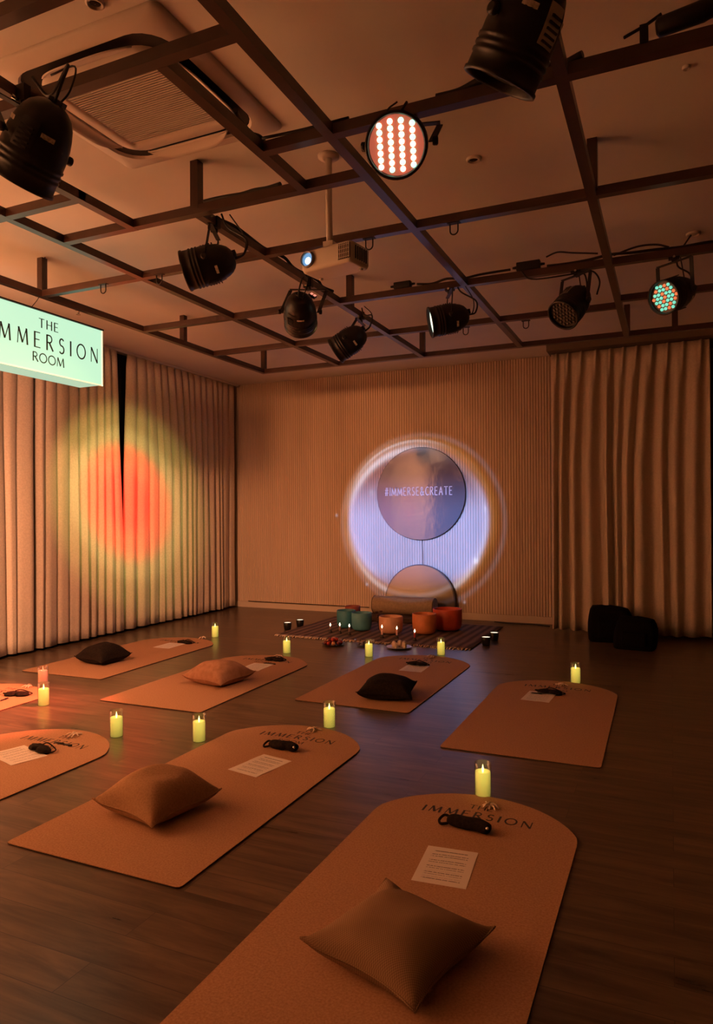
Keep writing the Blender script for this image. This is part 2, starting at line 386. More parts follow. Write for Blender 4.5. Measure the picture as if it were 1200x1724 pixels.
# ------------------------------------------------------------------ lettering (drawn strokes)
def _arc(cx, cy, rx, ry, a0, a1, n=14):
    return [(cx+rx*math.cos(math.radians(a0+(a1-a0)*i/n)), cy+ry*math.sin(math.radians(a0+(a1-a0)*i/n))) for i in range(n+1)]
TK, TN = 1.0, .5
GL = {
 'T': (.72, [([(0, .97), (.72, .97)], TN), ([(.36, 0), (.36, 1)], TK)]),
 'H': (.72, [([(.05, 0), (.05, 1)], TK), ([(.67, 0), (.67, 1)], TK), ([(.05, .52), (.67, .52)], TN)]),
 'E': (.56, [([(.05, 0), (.05, 1)], TK), ([(.05, .97), (.54, .97)], TN), ([(.05, .52), (.48, .52)], TN), ([(.05, .03), (.56, .03)], TN)]),
 'I': (.10, [([(.05, 0), (.05, 1)], TK)]),
 'M': (.92, [([(.03, 0), (.12, 1)], TN), ([(.12, 1), (.46, .08)], TK), ([(.46, .08), (.80, 1)], TN), ([(.80, 1), (.89, 0)], TK)]),
 'R': (.62, [([(.05, 0), (.05, 1)], TK), ([(.05, .97), (.25, .97)] + _arc(.27, .74, .23, .23, 90, -90) + [(.05, .51)], .7), ([(.26, .51), (.62, 0)], TK)]),
 'S': (.54, [(_arc(.27, .74, .20, .23, 30, 250, 12) + _arc(.25, .27, .23, .25, 70, -145, 12), .8)]),
 'O': (.92, [(_arc(.46, .5, .43, .48, 0, 360, 32), .8)]),
 'N': (.74, [([(.04, 0), (.04, 1)], TN), ([(.04, 1), (.70, 0)], TK), ([(.70, 0), (.70, 1)], TN)]),
 'C': (.66, [(_arc(.42, .5, .37, .48, 50, 310, 20), .8)]),
 'A': (.72, [([(.02, 0), (.36, 1)], TN), ([(.36, 1), (.70, 0)], TK), ([(.15, .35), (.57, .35)], TN)]),
 '#': (.72, [([(.14, 0), (.28, 1)], TN), ([(.42, 0), (.56, 1)], TN), ([(.02, .66), (.70, .66)], TN), ([(0, .33), (.68, .33)], TN)]),
 '&': (.74, [([(.72, 0), (.2, .66)] + _arc(.30, .80, .15, .17, 200, -20, 10) + [(.44, .70), (.10, .36)] + _arc(.28, .22, .22, .22, 150, 300, 8) + [(.70, .46)], .7)]),
}
def lettering(mb, text, h, wk, track, sx=1.0, mtx=None, center=(0, 0), thick=.0008, bend=0.0, uni=False):
    adv = sum(GL[c][0]*h*sx for c in text) + track*h*(len(text)-1); x = center[0]-adv/2; y0 = center[1]-h/2
    for c in text:
        wd, strokes = GL[c]
        dy = bend*((x+wd*h*sx/2-center[0])/(adv/2))**2 if bend else 0
        for pts, k in strokes:
            P = [V((x+a*h*sx, y0+b*h-dy)) for a, b in pts]; hw = wk*h*(0.8 if uni else k)/2
            Lf, Rt = [], []
            closed = (P[0]-P[-1]).length < 1e-6
            for i, p in enumerate(P):
                a = P[i-1] if i > 0 else (P[-2] if closed else None); b = P[i+1] if i < len(P)-1 else (P[1] if closed else None)
                t = ((b or p)-(a or p)); t.normalize(); n = V((-t.y, t.x))
                Lf.append(p+n*hw); Rt.append(p-n*hw)
            for i in range(len(P)-1):
                q = [Rt[i], Rt[i+1], Lf[i+1], Lf[i]]
                mb.prism([(a.x, a.y) for a in q], 0, thick, mtx)
        x += wd*h*sx + track*h
    return mb

# ------------------------------------------------------------------ the room
XL, XR, YB, YN, ZC = -6.25, 3.2, 9.18, -3.0, 3.42
struct(MB().box(((XL+XR)/2, (YB+YN)/2, -.05), (XR-XL+.4, YB-YN+.4, .1)).build('floor', M_floor))
struct(MB().box(((XL+XR)/2, (YB+YN)/2, ZC+.05), (XR-XL+.4, YB-YN+.4, .1)).build('ceiling', M_ceil))
struct(MB().box((XL-.05, (YB+YN)/2, ZC/2), (.1, YB-YN+.2, ZC)).build('wall_left', M_dark))
struct(MB().box((XR+.05, (YB+YN)/2, ZC/2), (.1, YB-YN+.2, ZC)).build('wall_right', M_umber))
struct(MB().box(((XL+XR)/2, YN-.05, ZC/2), (XR-XL, .1, ZC)).build('wall_front', M_umber))
# back wall: fluted panel of half-round ribs over a flat board
mb = MB(); pitch = .036
n = int((XR-XL)/pitch); prof = []
for i in range(n):
    x0 = XL + i*pitch
    for a in range(7):
        t = PI*a/6
        prof.append((x0+pitch/2-math.cos(t)*pitch*.40, YB-.004-math.sin(t)*.014))
    prof.append((x0+pitch*.93, YB-.004))
rings = [[(x, y, z) for x, y in prof] for z in (.09, ZC-.001)]
mb.loft(rings, False, False, closed=False, smooth=False)
mb.box(((XL+XR)/2, YB+.05, ZC/2), (XR-XL, .1, ZC))
struct(mb.build('wall_back', M_rib))
struct(MB().box(((XL-1.25)/2+.0, YB-.018, .045), (-1.25-XL, .034, .09)).build('baseboard_back', M_wall))
# dropped soffit above the right-hand curtain
struct(MB().box(((XR-1.33)/2, (8.47+YB-.02)/2, (3.325+ZC)/2), (XR+1.33, YB-.02-8.47, ZC-3.325)).build('trim_1', M_umber))

# ------------------------------------------------------------------ curtains
def curtain(name, label, p0, p1, nrm, ztop, zbot, pitch, amp, seed, open0=0.0, open1=0.0, soft=0.0, group=None):
    """pleated drape from p0 to p1 (plan points); nrm faces the room; open0/open1 pull the end back at the top"""
    p0, p1, nrm = V(p0), V(p1), V(nrm); Ln = (p1-p0).length; t = (p1-p0)/Ln
    rnd = random.Random(seed); nf = max(2, int(round(Ln/pitch)))
    wd = [rnd.uniform(.55, 1.5) for _ in range(nf)]; tot = sum(wd); kn = [0]
    for q in wd: kn.append(kn[-1]+q/tot)
    am = [rnd.uniform(.45, 1.35) for _ in range(nf+2)]; dr = [rnd.uniform(-.55, .55) for _ in range(nf+2)]
    dr[0] = dr[nf] = 0
    NU, NV = nf*16, 26
    def fn(u, v):
        z = zbot + (ztop-zbot)*v
        k = u*nf; i = int(min(k, nf-1e-6)); fr = k-i
        low = 1-v
        f0 = am[i]*(1-fr)+am[i+1]*fr; d0 = dr[i]*(1-fr)+dr[i+1]*fr
        irr = min(1, .35+low*1.6)                   # folds even at the header, loose below
        ui = (i+fr)/nf*(1-irr) + (kn[i]*(1-fr)+kn[i+1]*fr)*irr
        x = (ui + d0*low*.5/nf)*Ln
        top = max(0., (v-.88)/.12)
        c_ = abs(math.sin(PI*fr))
        tube_ = c_**.62*2-1 + .22*math.sin(3*PI*fr+seed+i)*low        # full rounded fold between narrow creases
        wave = math.sin(2*PI*fr)
        body_ = tube_*(1-soft) + (math.copysign(abs(wave)**.85, wave))*soft
        pin = max(0, math.cos(2*PI*(fr-.5)))**5*1.5-.35              # pinch pleat at the header
        sh = body_*(1-top*soft) + pin*top*soft
        a = amp*(f0*(1-top*.4)+top*.4)*(.8+.3*low)
        if v > .965: a *= .6
        if open0: x += open0*max(0, (v-.30)/.70)**1.2*max(0, 1-u*3)
        if open1: x -= open1*max(0, (v-.30)/.70)**1.2*max(0, 1-(1-u)*3)
        zz = z + (.010*noise.noise(V((u*nf*.5, 0, seed+5))) if v == 0 else 0)
        q = p0 + t*x + nrm*(a*sh + .014*noise.noise(V((u*nf*.8, v*2.2, seed+9))))
        return (q.x, q.y, zz)
    o = MB().grid(fn, NU, NV).build('curtain', M_curt)
    md = o.modifiers.new('thick', 'SOLIDIFY'); md.thickness = .003; md.offset = 0
    # hem band
    return tag(o, label, 'curtain', group)
curtain('c', 'long beige left-wall curtain nearest the camera, left of the bottom gap', (-6.02, -2.8, 0), (-6.02, 5.28, 0), (1, 0, 0), 3.385, .03, .19, .040, 3)
curtain('c', 'beige left-wall curtain between the bottom gap and the dark slit above the red light spot', (-6.03, 5.31, 0), (-6.05, 6.60, 0), (1, 0, 0), 3.385, .03, .145, .036, 11, 0, .10)
curtain('c', 'beige left-wall curtain from the dark slit to the ribbed wall corner', (-6.05, 6.62, 0), (-6.10, 9.05, 0), (1, 0, 0), 3.385, .03, .15, .036, 23, .07, 0)
curtain('c', 'dim brown-beige curtain right of the ribbed wall, behind the black bags', (-1.30, 8.62, 0), (0.40, 8.60, 0), (0, -1, 0), 3.315, .03, .15, .062, 31, soft=1.0)
curtain('c', 'dark curtain strip at the right edge of the photo', (0.45, 8.60, 0), (3.0, 8.60, 0), (0, -1, 0), 3.315, .03, .15, .062, 37, soft=1.0)
tag(MB().box((-6.07, 3.1, 3.402), (.035, 12.0, .03)).build('curtain_rail', M_white), 'pale curtain rail along the ceiling above the left curtains', 'curtain rail')

# ------------------------------------------------------------------ steel grid
ZG, BS = 3.115, .05
gx = {'L0': -4.497, 'L1': -3.504, 'L2': -2.948, 'L4': -2.482, 'L3': -1.789, 'A': -1.425, 'B': -.406, 'Q': .62}
gy = {'R0': 1.74, 'R1': 2.14, 'R2': 2.88, 'R3': 3.30, 'R4': 4.02, 'R5': 5.171, 'R6': 6.26, 'R7': 7.287, 'R9': .55}
grid = thing('ceiling_grid', 'dark brown steel lighting grid hung below the ceiling', 'ceiling grid', (-1.5, 4.0, ZC))
GO = V((1.5, -4.0, -ZC))
bn = [0]
def beam_y(x, y0, y1):                    # along the depth of the room; x is its left face, y its far faces
    mb = MB().box((x+BS/2+GO.x, (y0+y1)/2+GO.y, ZG+BS/2+GO.z), (BS, y1-y0, BS), bev=0); mb.build('beam', M_steel, grid)
def beam_x(y, x0, x1):
    MB().box(((x0+x1)/2+GO.x, y-BS/2+GO.y, ZG+BS/2+GO.z), (x1-x0, BS-.001, BS-.001)).build('beam', M_steel, grid)
beam_y(gx['L0'], -.5, gy['R7']); beam_y(gx['L1'], -.5, gy['R7'])
beam_y(gx['L2'], gy['R1'], gy['R3']); beam_y(gx['L3'], gy['R1'], gy['R3'])
beam_y(gx['L4'], -.5, gy['R1']); beam_y(gx['L4'], gy['R3'], gy['R7'])
beam_y(gx['A'], -.5, gy['R7']); beam_y(gx['B'], -.5, gy['R7']); beam_y(gx['Q'], -.5, gy['R7'])
xr = 1.7
beam_x(gy['R0'], gx['L0'], xr); beam_x(gy['R1'], gx['L2'], gx['A'])
beam_x(gy['R2'], gx['L0'], gx['L2']+BS); beam_x(gy['R2'], gx['L3'], xr)
beam_x(gy['R3'], gx['L1'], gx['A'])
for k in ('R4', 'R5', 'R7'): beam_x(gy[k], gx['L0'], xr)
beam_x(gy['R6'], gx['L0'], gx['B']); beam_x(6.07, gx['B'], xr)
for (x, y) in ((gx['L4'], gy['R3']), (gx['L0'], gy['R4']), (gx['L4'], 5.40), (gx['L0'], 5.76), (gx['L0'], 7.45-.16), (gx['L4'], gy['R7']), (-.40, 4.0), (.02, 7.287), (.5, 7.287), (-.40, 7.287)):
    MB().box((x+.026+GO.x, y-.026+GO.y, (ZG+.03+ZC)/2+GO.z), (.052, .052, ZC-ZG-.03)).build('post', M_steel, grid)

# ------------------------------------------------------------------ air conditioner cassette
ac = thing('air_conditioner', 'square white ceiling cassette air conditioner with ribbed grille', 'air conditioner', (-2.33, 2.67, ZC))
def rsq(hx, hy, r, z, n=6):
    o = []
    for k, (sx, sy) in enumerate(((1, 1), (-1, 1), (-1, -1), (1, -1))):
        for q in range(n+1):
            a = PI/2*k+PI/2*q/n; o.append((sx*(hx-r)+r*math.cos(a), sy*(hy-r)+r*math.sin(a), z))
    return o
mb = MB()
mb.loft([rsq(.51, .50, .04, 0), rsq(.51, .50, .04, -.008), rsq(.50, .49, .04, -.018), rsq(.43, .42, .15, -.030)], False, False)
mb.loft([rsq(.43, .42, .15, -.030), rsq(.42, .41, .15, -.012), rsq(.355, .345, .13, -.012), rsq(.345, .335, .12, -.034), rsq(.30, .29, .03, -.036), rsq(.275, .255, .015, -.032), rsq(.275, .255, .015, -.014)], False, True)
mb.build('panel', M_white, ac)
mb = MB().loft([rsq(.425, .415, .15, -.016), rsq(.35, .34, .125, -.016)], False, False); mb.build('air_slot', M_gap, ac)
MB().box((0, 0, -.018), (.54, .50, .004)).build('grille_back', M_gap, ac)
mb = MB()
for i in range(34): mb.box((0, -.245+i*.49/33, -.030), (.55, .0055, .010))
for x in (-.14, 0, .14): mb.box((x, 0, -.026), (.004, .49, .006))
mb.build('grille', M_white, ac)
for k in range(4):
    mtx = Matrix.Rotation(k*PI/2, 4, 'Z')
    def fn(u, v):
        x = (u-.5)*.52; e = 1-(2*u-1)**4*.95
        y = .352+.066*v*max(e, .06); return (x, y, -.030-.030*v*e+.006*math.sin(PI*v))
    MB().grid(fn, 24, 5, mtx=mtx).build('vane', M_white, ac).modifiers.new('thick', 'SOLIDIFY').thickness = .006
mb = MB().box((-.46, -.36, -.024), (.02, .012, .006)); mb.build('indicator', M_black, ac)

# ------------------------------------------------------------------ stage lamps
LR = .108
def cable(label, pts, r=.005, group=None, parent=None):
    o = MB().tube(smoothpath(pts), r, 7).build('cable', M_cable, parent)
    if not parent: tag(o, label, 'cable', group)
    return o
def par_lamp(label, P, d, beam, kind='dark', roll=0.0, sc=1.0, loop=1, panel=0, yaw=None, display=0):
    """P pivot, d direction the face points, beam = point on the bar the yoke is clamped to"""
    P, d, beam = V(P), V(d).normalized(), V(beam)
    t = thing('stage_lamp', label, 'stage lamp', beam, 0, 'par stage lamps on the ceiling grid')
    o = P-beam; B = at(o) @ frame(d) @ Matrix.Rotation(roll, 4, 'Z') @ Matrix.Scale(sc, 4)
    R = LR
    prof = [(.020, -.150), (.034, -.149), (.052, -.140), (.072, -.122), (.086, -.098), (.096, -.066), (.104, -.03), (R, .01),
            (R, .040), (R+.004, .043), (R+.004, .050), (R, .053), (R, .060), (R+.004, .063), (R+.004, .070), (R, .073), (R, .080), (R+.004, .083), (R+.004, .090), (R, .093),
            (R+.001, .128), (R+.006, .132), (R+.006, .142), (R-.002, .143), (R-.006, .138), (R-.008, .118)]
    MB().lathe(prof, 40, B, True, True, False).build('body', M_black, t)
    pm = M_black
    plate = MB().lathe([(0.001, .117), (R-.008, .118)], 36, B, False, False, False).build('led_plate', {'white': M_glow, 'lit': M_litp}.get(kind, M_lplate), t)
    if kind == 'lit':
        for i in range(4):
            n_ = (7, 8, 8, 7)[i]
            for j in range(n_):
                MB().lathe([(.0105, .118), (.0105, .124), (.008, .128), (.001, .130)], 10, B @ at(((i-1.5)*.040, (j-(n_-1)/2)*.0225, 0))).build('led', M_ledg if (i+j) % 2 else M_ledr, plate)
    elif kind in ('dim', 'off'):
        k = 0
        for j in range(-3, 4):
            cnt = 7-abs(j)
            for i in range(cnt):
                x = (i-(cnt-1)/2)*.0275; y = j*.0245
                k += 1
                mm = {'lit': (M_ledg if (i+j) % 2 else M_ledr), 'dim': (M_dimg if (i + (j % 2)) % 3 else M_dimr), 'off': M_lens}[kind]
                MB().lathe([(.0105, .118), (.0105, .124), (.008, .128), (.001, .130)], 10, B @ at((x, y, 0))).build('led', mm, plate)
    # relief panels left and right
    for s in (-1, 1):
        mb = MB()
        def fn(u, v, s=s):
            a = (u-.5)*.62 + (0 if s > 0 else PI) + PI/2
            z = -.075+.105*v; r = .098+.012*min(1, v*1.6); return (r*math.cos(a), r*math.sin(a), z)
        pn = mb.grid(fn, 8, 6, True, B).build('side_panel', M_black if not panel else M_silver, t)
        mb = MB()
        for q in range(5):
            mb.box((0, s*(R+.001), -.045+q*.016), (.045, .006, .006), B)
        mb.build('vent_ribs', M_blackm, pn)
    # sticker
    MB().grid(lambda u, v: ((.1025)*math.cos(-.95+u*.46), (.1025)*math.sin(-.95+u*.46), -.052+.046*v), 5, 2, False, B).build('sticker', M_sticker, t)
    MB().grid(lambda u, v: ((.1025)*math.cos(PI+.68+u*.46), (.1025)*math.sin(PI+.68+u*.46), -.052+.046*v), 5, 2, False, B).build('sticker', M_sticker, t)
    if display:
        dd = MB().box((-.03, .055, -.118), (.05, .03, .012), B @ Matrix.Rotation(.5, 4, 'X')).build('display_panel', M_blackm, t)
        for q in (-.042, -.018):
            MB().box((q, .062, -.122), (.016, .020, .010), B @ Matrix.Rotation(.5, 4, 'X')).build('red_display', M_redl, dd)
    # rear socket box
    MB().box((0, .02, -.150), (.05, .035, .03), B).build('rear_socket', M_blackm, t)
    # yoke
    h = d.cross(V((0, 0, 1))); h.normalize()
    if yaw is not None: h = V((math.cos(yaw), math.sin(yaw), 0))
    top = V((0, 0, -.035))
    ya = (R+.016)*sc
    mb = MB()
    for s in (-1, 1):
        a = o+h*ya*s; b = top+h*ya*s
        ax = (b-a); ln = ax.length
        mb.box((0, 0, ln/2), (.026, .005, ln+.02), at(a) @ frame(ax, h) @ Matrix.Rotation(PI/2, 4, 'Z'))
    mb.box((0, 0, 0), (ya*2+.005, .026, .005), at(top+V((0, 0, .012))) @ Matrix.Rotation(math.atan2(h.y, h.x), 4, 'Z'))
    mb.build('yoke', M_blackm, t)
    for s in (-1, 1):
        MB().lathe([(.016, 0), (.018, .006), (.018, .018), (.012, .022)], 12, at(o+h*(ya+.002)*s) @ frame(h*s)).build('yoke_knob', M_black, t)
    mb = MB().box((0, 0, .028), (.068, .034, .068)).box((0, 0, -.012), (.03, .03, .03)); mb.build('clamp', M_blackm, t)
    MB().lathe([(.008, 0), (.008, .03)], 10, at((0, -.018, .0)) @ frame((0, -1, 0))).build('clamp_bolt', M_chrome, t)
    # lead looping from the socket up to the bar
    rear = o-d*.155*sc
    side = h*loop
    MB().tube(smoothpath([rear, rear-d*.05+V((0, 0, .01)), rear-d*.06+side*.03+V((0, 0, .10)), V((rear.x*.6, rear.y*.6, -.02))+side*.04, V((rear.x*.35, rear.y*.35, .06))]), .006, 7).build('lead', M_cable, t)
    MB().tube(smoothpath([rear+side*.02, rear-d*.04+side*.05+V((0, 0, .03)), rear-d*.045+side*.07+V((0, 0, .13)), V((rear.x*.7, rear.y*.7, .045))+side*.03]), .004, 6).build('lead', M_cable, t)
    return t
M_redl = mat('red_display', (.6, .1, .06), .4, emit=(1.0, .30, .20), es=1.1)
M_litp = mat('glowing_plate', (.3, .1, .06), .3, emit=(1.0, .20, .11), es=.45)
M_lplate = mat('led_plate', (.05, .045, .04), .3)
M_glow = mat('lit_lens', (.8, .8, .7), .3, emit=(.75, 1.0, .85), es=1.2)
M_ledr = mat('led_red', (1, .5, .4), .3, emit=(1.0, .50, .34), es=3.4)
M_ledg = mat('led_green', (.4, 1, .7), .3, emit=(.34, 1.0, .66), es=2.6)
M_dimg = mat('led_teal', (.2, .6, .5), .3, emit=(.20, .85, .62), es=.9)
M_dimr = mat('led_orange', (.6, .2, .1), .3, emit=(1.0, .22, .08), es=.8)
M_lens = mat('led_lens', (.10, .08, .07), .15)
par_lamp('black stage lamp at upper left, pointing down under the air conditioner', F(62, 243, 2.86), (-.62, .05, -.80), (-2.42, 2.06, ZG-.01), roll=1.0, sc=1.12)
par_lamp('black stage lamp left of the projector, its face turned toward the left curtain', F(352, 446, 2.83), (-.87, -.39, -.25), (-2.455, 3.44, ZG-.01), 'white')
par_lamp('round-backed black stage lamp just below the projector, with a lit display on its rear', F(505, 525, 2.86), (-.42, .85, -.32), (-2.455, 4.62, ZG-.01), roll=.6, display=1, sc=1.08)
par_lamp('small black stage lamp below and right of the round-backed one, tilted down to the left', F(588, 575, 2.83), (-.84, -.12, -.50), (-2.455, 5.58, ZG-.01))
par_lamp('black stage lamp on the middle crossbar left of centre beam, lit rim facing left', F(755, 537, 2.85), (-.88, -.42, -.20), (-1.52, 5.146, ZG-.01), 'white')
par_lamp('unlit stage lamp with pale ribbed side panel, left of the teal-lit lamp', F(964, 512, 2.86), (-.36, -.54, -.62), (-.60, 5.146, ZG-.01), 'off', panel=1)
par_lamp('stage lamp at far right showing teal and red leds in its face', F(1137, 494, 2.87), (-.50, -.72, -.33), (.03, 5.146, ZG-.01), 'dim')
par_lamp('large brown-lit stage lamp cut by the top edge of the photo', F(878, 52, 2.84), (-.52, .22, -.83), (-.385, 2.22, ZG-.01), panel=1, sc=1.04)
par_lamp('brightly lit stage lamp facing the camera with rows of glowing red and green leds', F(672, 242, 2.88), (.22, -.83, -.50), (-1.02, 2.855, ZG-.01), 'lit', sc=1.05)
# lit display on the rear of the third lamp
# ------------------------------------------------------------------ cables and boxes on the bars
def run(label, pts, r=.007, grp=None): return cable(label, pts, r, grp)
def wob(x0, x1, y, n, a=.012, z=ZG+BS+.008, ax='x'):
    rr = random.Random(int(x0*100)+int(y*10)); out = []
    for i in range(n+1):
        q = x0+(x1-x0)*i/n; e = rr.uniform(-a, a); zz = z+abs(rr.uniform(0, a*1.6))
        out.append((q, y-.02+e, zz) if ax == 'x' else (y+.02+e, q, zz))
    return out
run('black cable run lying along the middle crossbar on the right half', wob(-.80, 1.5, 5.165, 16, .014), .010)
run('black cable run lying along the middle crossbar on the left half', wob(-1.78, -1.06, 5.165, 6, .012), .009)
run('thick black cable bundle on top of the near crossbar at upper right', wob(-.9, -.30, 2.87, 6, .014), .016)
run('black cables resting on the crossbar above the lamp left of the projector', wob(-2.4, -1.9, 3.29, 6, .004), .014)
run('black cables on the lengthwise bar leading to the round-backed lamp', wob(3.5, 5.0, -2.47, 12, .016, ax='y'), .011)
run('black cables gathered on the short bar beside the air conditioner', wob(2.6, 2.9, -1.78, 5, .02, ax='y'), .012)
run('thin black cable sagging over the crossbar above the pale-sided lamp', [(-.80, 5.115, ZG+.12), (-.72, 5.11, ZG+.14), (-.62, 5.11, ZG+.12), (-.45, 5.115, ZG+.09)], .006)
run('slack black cable rising over the middle crossbar left of the teal-lit lamp', [(-.35, 5.14, ZG+.07), (-.2, 5.14, ZG+.105), (-.08, 5.14, ZG+.10), (0, 5.14, ZG+.07)], .007)
run('looped cable hanging beneath the crossbar beside the pale-sided lamp', [(-.98, 5.12, ZG+.05), (-.9, 5.11, ZG-.025), (-.65, 5.11, ZG-.03), (-.5, 5.12, ZG-.02), (-.44, 5.11, ZG-.10), (-.46, 5.13, ZG-.19)], .006)
run('cable from the ceiling rose down to the teal-lit lamp', [F(1163, 396, ZC-.02), F(1145, 420, ZC-.14), (.03, 5.17, ZG+.07)], .006)
run('cable swagged from the brightly lit lamp along its bar', [(-1.3, 2.84, ZG+.06), (-1.55, 2.83, ZG+.055), (-1.75, 2.84, ZG+.07)], .007)
def box_on_bar(label, c, d, name='power_connector'):
    t = thing(name, label, 'connector', (c[0], c[1], c[2]-d[2]/2))
    MB().box((0, 0, d[2]/2), d, bev=.008).build('housing', M_black, t)
    for s in (-1, 1): MB().lathe([(.011, 0), (.008, .03)], 10, at((s*d[0]/2, 0, d[2]/2)) @ frame((s, 0, 0))).build('gland', M_cable, t)
box_on_bar('black cable connector on the middle crossbar left of the lit-rim lamp', (-1.90, 5.145, ZG+BS+.030), (.14, .05, .05))
box_on_bar('flat black power box on the middle crossbar left of the pale-sided lamp', (-.93, 5.145, ZG+BS+.035), (.17, .055, .06))
# black fixture clamped on the near bar at the top right
t = thing('clamp_light', 'black clamp fixture lying on the near crossbar at the upper right corner', 'clamp light', (-.02, 2.85, ZG+BS))
MB().lathe([(.02, 0), (.035, .01), (.038, .16), (.03, .2)], 16, at((-.02, 0, .05)) @ frame((1, 0, .12))).build('housing', M_black, t)
MB().box((-.06, 0, .03), (.03, .05, .07)).build('clamp', M_blackm, t)
MB().tube([(-.13, -.02, .035), (-.05, 0, .075), (.0, .0, .10)], .006, 6).build('handle', M_blackm, t)
# hooks under the bars
hookl = {(178, 480): 'dark u-shaped hook under the bar just right of the lightbox sign', (272, 464): 'dark u-shaped hook under the bar left of the projector-side lamp',
         (624, 404): 'dark u-shaped hook under the bar beside the projector', (766, 378): 'dark u-shaped hook under the bar right of the long centre beam',
         (785, 552): 'dark u-shaped hook under the far bar behind the lit-rim lamp', (886, 541): 'dark u-shaped hook under the far bar left of the pale-sided lamp'}
for (x, y), lb in hookl.items():
    p = F(x, y, ZG); t = thing('hook', lb, 'hook', (p.x, p.y-.025, ZG), 0, 'u-hooks under the grid')
    MB().tube([(-.024, 0, 0), (-.024, 0, -.035)] + [(-.024*math.cos(a*PI/8), 0, -.045-.024*math.sin(a*PI/8)) for a in range(9)] + [(.024, 0, -.035), (.024, 0, 0)], .0042, 7).build('loop', M_blackm, t)
    MB().box((0, 0, -.002), (.075, .03, .004)).build('plate', M_blackm, t)

# ceiling fittings
def rose(label, p, r, name, cat):
    t = thing(name, label, cat, (p.x, p.y, ZC))
    MB().lathe([(r, 0), (r, -.008), (r*.85, -.014), (r*.70, -.014), (r*.65, -.004)], 24, None, True, False, True).build('ring', M_white, t)
    MB().lathe([(r*.62, -.003), (r*.45, -.008), (.001, -.010)], 24, None, True, False, False).build('cover', M_gap if name == 'downlight' else M_white, t)
rose('small round recessed ceiling light right of the brightly lit lamp', F(797, 267, ZC), .042, 'downlight', 'ceiling light')
rose('dark ringed ceiling fitting near the top edge by the air conditioner', F(160, 3, ZC), .038, 'downlight', 'ceiling light')
rose('white ceiling rose above the teal-lit lamp', F(1167, 393, ZC), .05, 'ceiling_rose', 'ceiling rose')
rose('tiny ceiling sensor at the upper right between the bars', F(1155, 112, ZC), .018, 'ceiling_sensor', 'sensor')
p = F(132, 527, ZC-.03); t = thing('sprinkler', 'small metal sprinkler head above the right end of the sign', 'sprinkler', (p.x, p.y, ZC))
MB().lathe([(.03, 0), (.03, -.005), (.010, -.008), (.010, -.035), (.002, -.037)], 14).build('stem', M_chrome, t)
MB().lathe([(.001, -.046), (.022, -.046), (.022, -.043), (.001, -.043)], 14).build('deflector', M_chrome, t)

# ------------------------------------------------------------------ projector
pr = thing('projector', 'white ceiling projector with a glowing blue lens on a long pole', 'projector', F(553, 262, ZC))
PB = V(pr.location)
zb = 2.735
nc = F(591, 438, zb); lc = F(516, 457, zb); rc = F(613, 458, zb)
fx = (lc-nc); fx.z = 0; fx.normalize(); fy = V((-fx.y, fx.x, 0))
if fy.dot(rc-nc) < 0: fy = -fy
nc = nc - fx*.0 ; wid = (lc-nc).length+.045; dep = max(.12, (rc-nc).dot(fy))
PM = at(nc-PB) @ Matrix((V((fx.x, fx.y, 0)), V((fy.x, fy.y, 0)), V((0, 0, 1)))).transposed().to_4x4()
ctr = PM @ V((wid/2, dep/2, 0))
hgt = .115
mb = MB(); o = []
def prr(ins, z): 
    r = .03; out = []
    hx, hy = wid/2-ins, dep/2-ins
    for k, (sx, sy) in enumerate(((1, 1), (-1, 1), (-1, -1), (1, -1))):
        for q in range(5):
            a = PI/2*k+PI/2*q/4; out.append((wid/2+sx*(hx-r)+r*math.cos(a), dep/2+sy*(hy-r)+r*math.sin(a), z))
    return out
mb.loft([prr(.018, 0), prr(.006, .004), prr(0, .02), prr(0, hgt-.015), prr(.006, hgt-.004), prr(.02, hgt)], True, True, PM)
mb.build('body', M_white, pr)
# lens on the front face (local -y side), towards the far end
LM = PM @ at((wid-.055, 0, .062)) @ frame((0, -1, 0))
MB().lathe([(.045, -.01), (.045, .012), (.038, .016), (.036, .004)], 28, LM, True, True, False).build('lens_ring', mat('lens_ring', (.28, .28, .30), .35, .5), pr)
ln = MB().lathe([(.036, .002), (.020, .005), (.001, .006)], 24, LM, True, False, False).build('lens', mat('lens_glow', (.1, .2, .4), .1, emit=(.18, .42, .75), es=.8), pr)
MB().lathe([(.019, .006), (.010, .010), (.001, .012)], 20, LM @ at((-.004, -.008, 0)), True, False, False).build('lens_core', mat('lens_core', (.7, .9, 1), .1, emit=(.6, .9, 1.0), es=4), ln)
vt = MB().box((.045, -.002, .058), (.075, .006, .080), PM).build('vent', M_gap, pr)
mb = MB()
for i in range(7): mb.box((.011+i*.0113, -.005, .058), (.004, .006, .078), PM)
for i in range(4): mb.box((.045, -.004, .025+i*.022), (.074, .004, .003), PM)
mb.build('vent_slats', mat('vent_chrome', (.6, .55, .5), .3, .7), vt)
mb = MB()
for i in range(6): mb.box((-.001, .04+i*.02, .058), (.006, .006, .07), PM)
mb.build('side_vent', M_gap, pr)
for x in (.03, wid-.04):
    MB().lathe([(.012, 0), (.010, -.012)], 12, PM @ at((x, dep-.05, 0))).build('foot', M_white, pr)
pj = ctr + V((0, 0, hgt))
pj = V((-.02, .03, pj.z))
MB().tube([(0, 0, 0), (0, 0, -.30), (0, .01, pj.z+.06)], .019, 14).build('pole', M_white, pr)
MB().lathe([(.06, 0), (.06, -.012), (.03, -.02)], 20).build('ceiling_flange', M_white, pr)
mb = MB().box((0, .01, pj.z+.055), (.06, .055, .06)).box((0, .01, pj.z+.012), (.14, .10, .02)); mb.build('mount_bracket', M_white, pr)

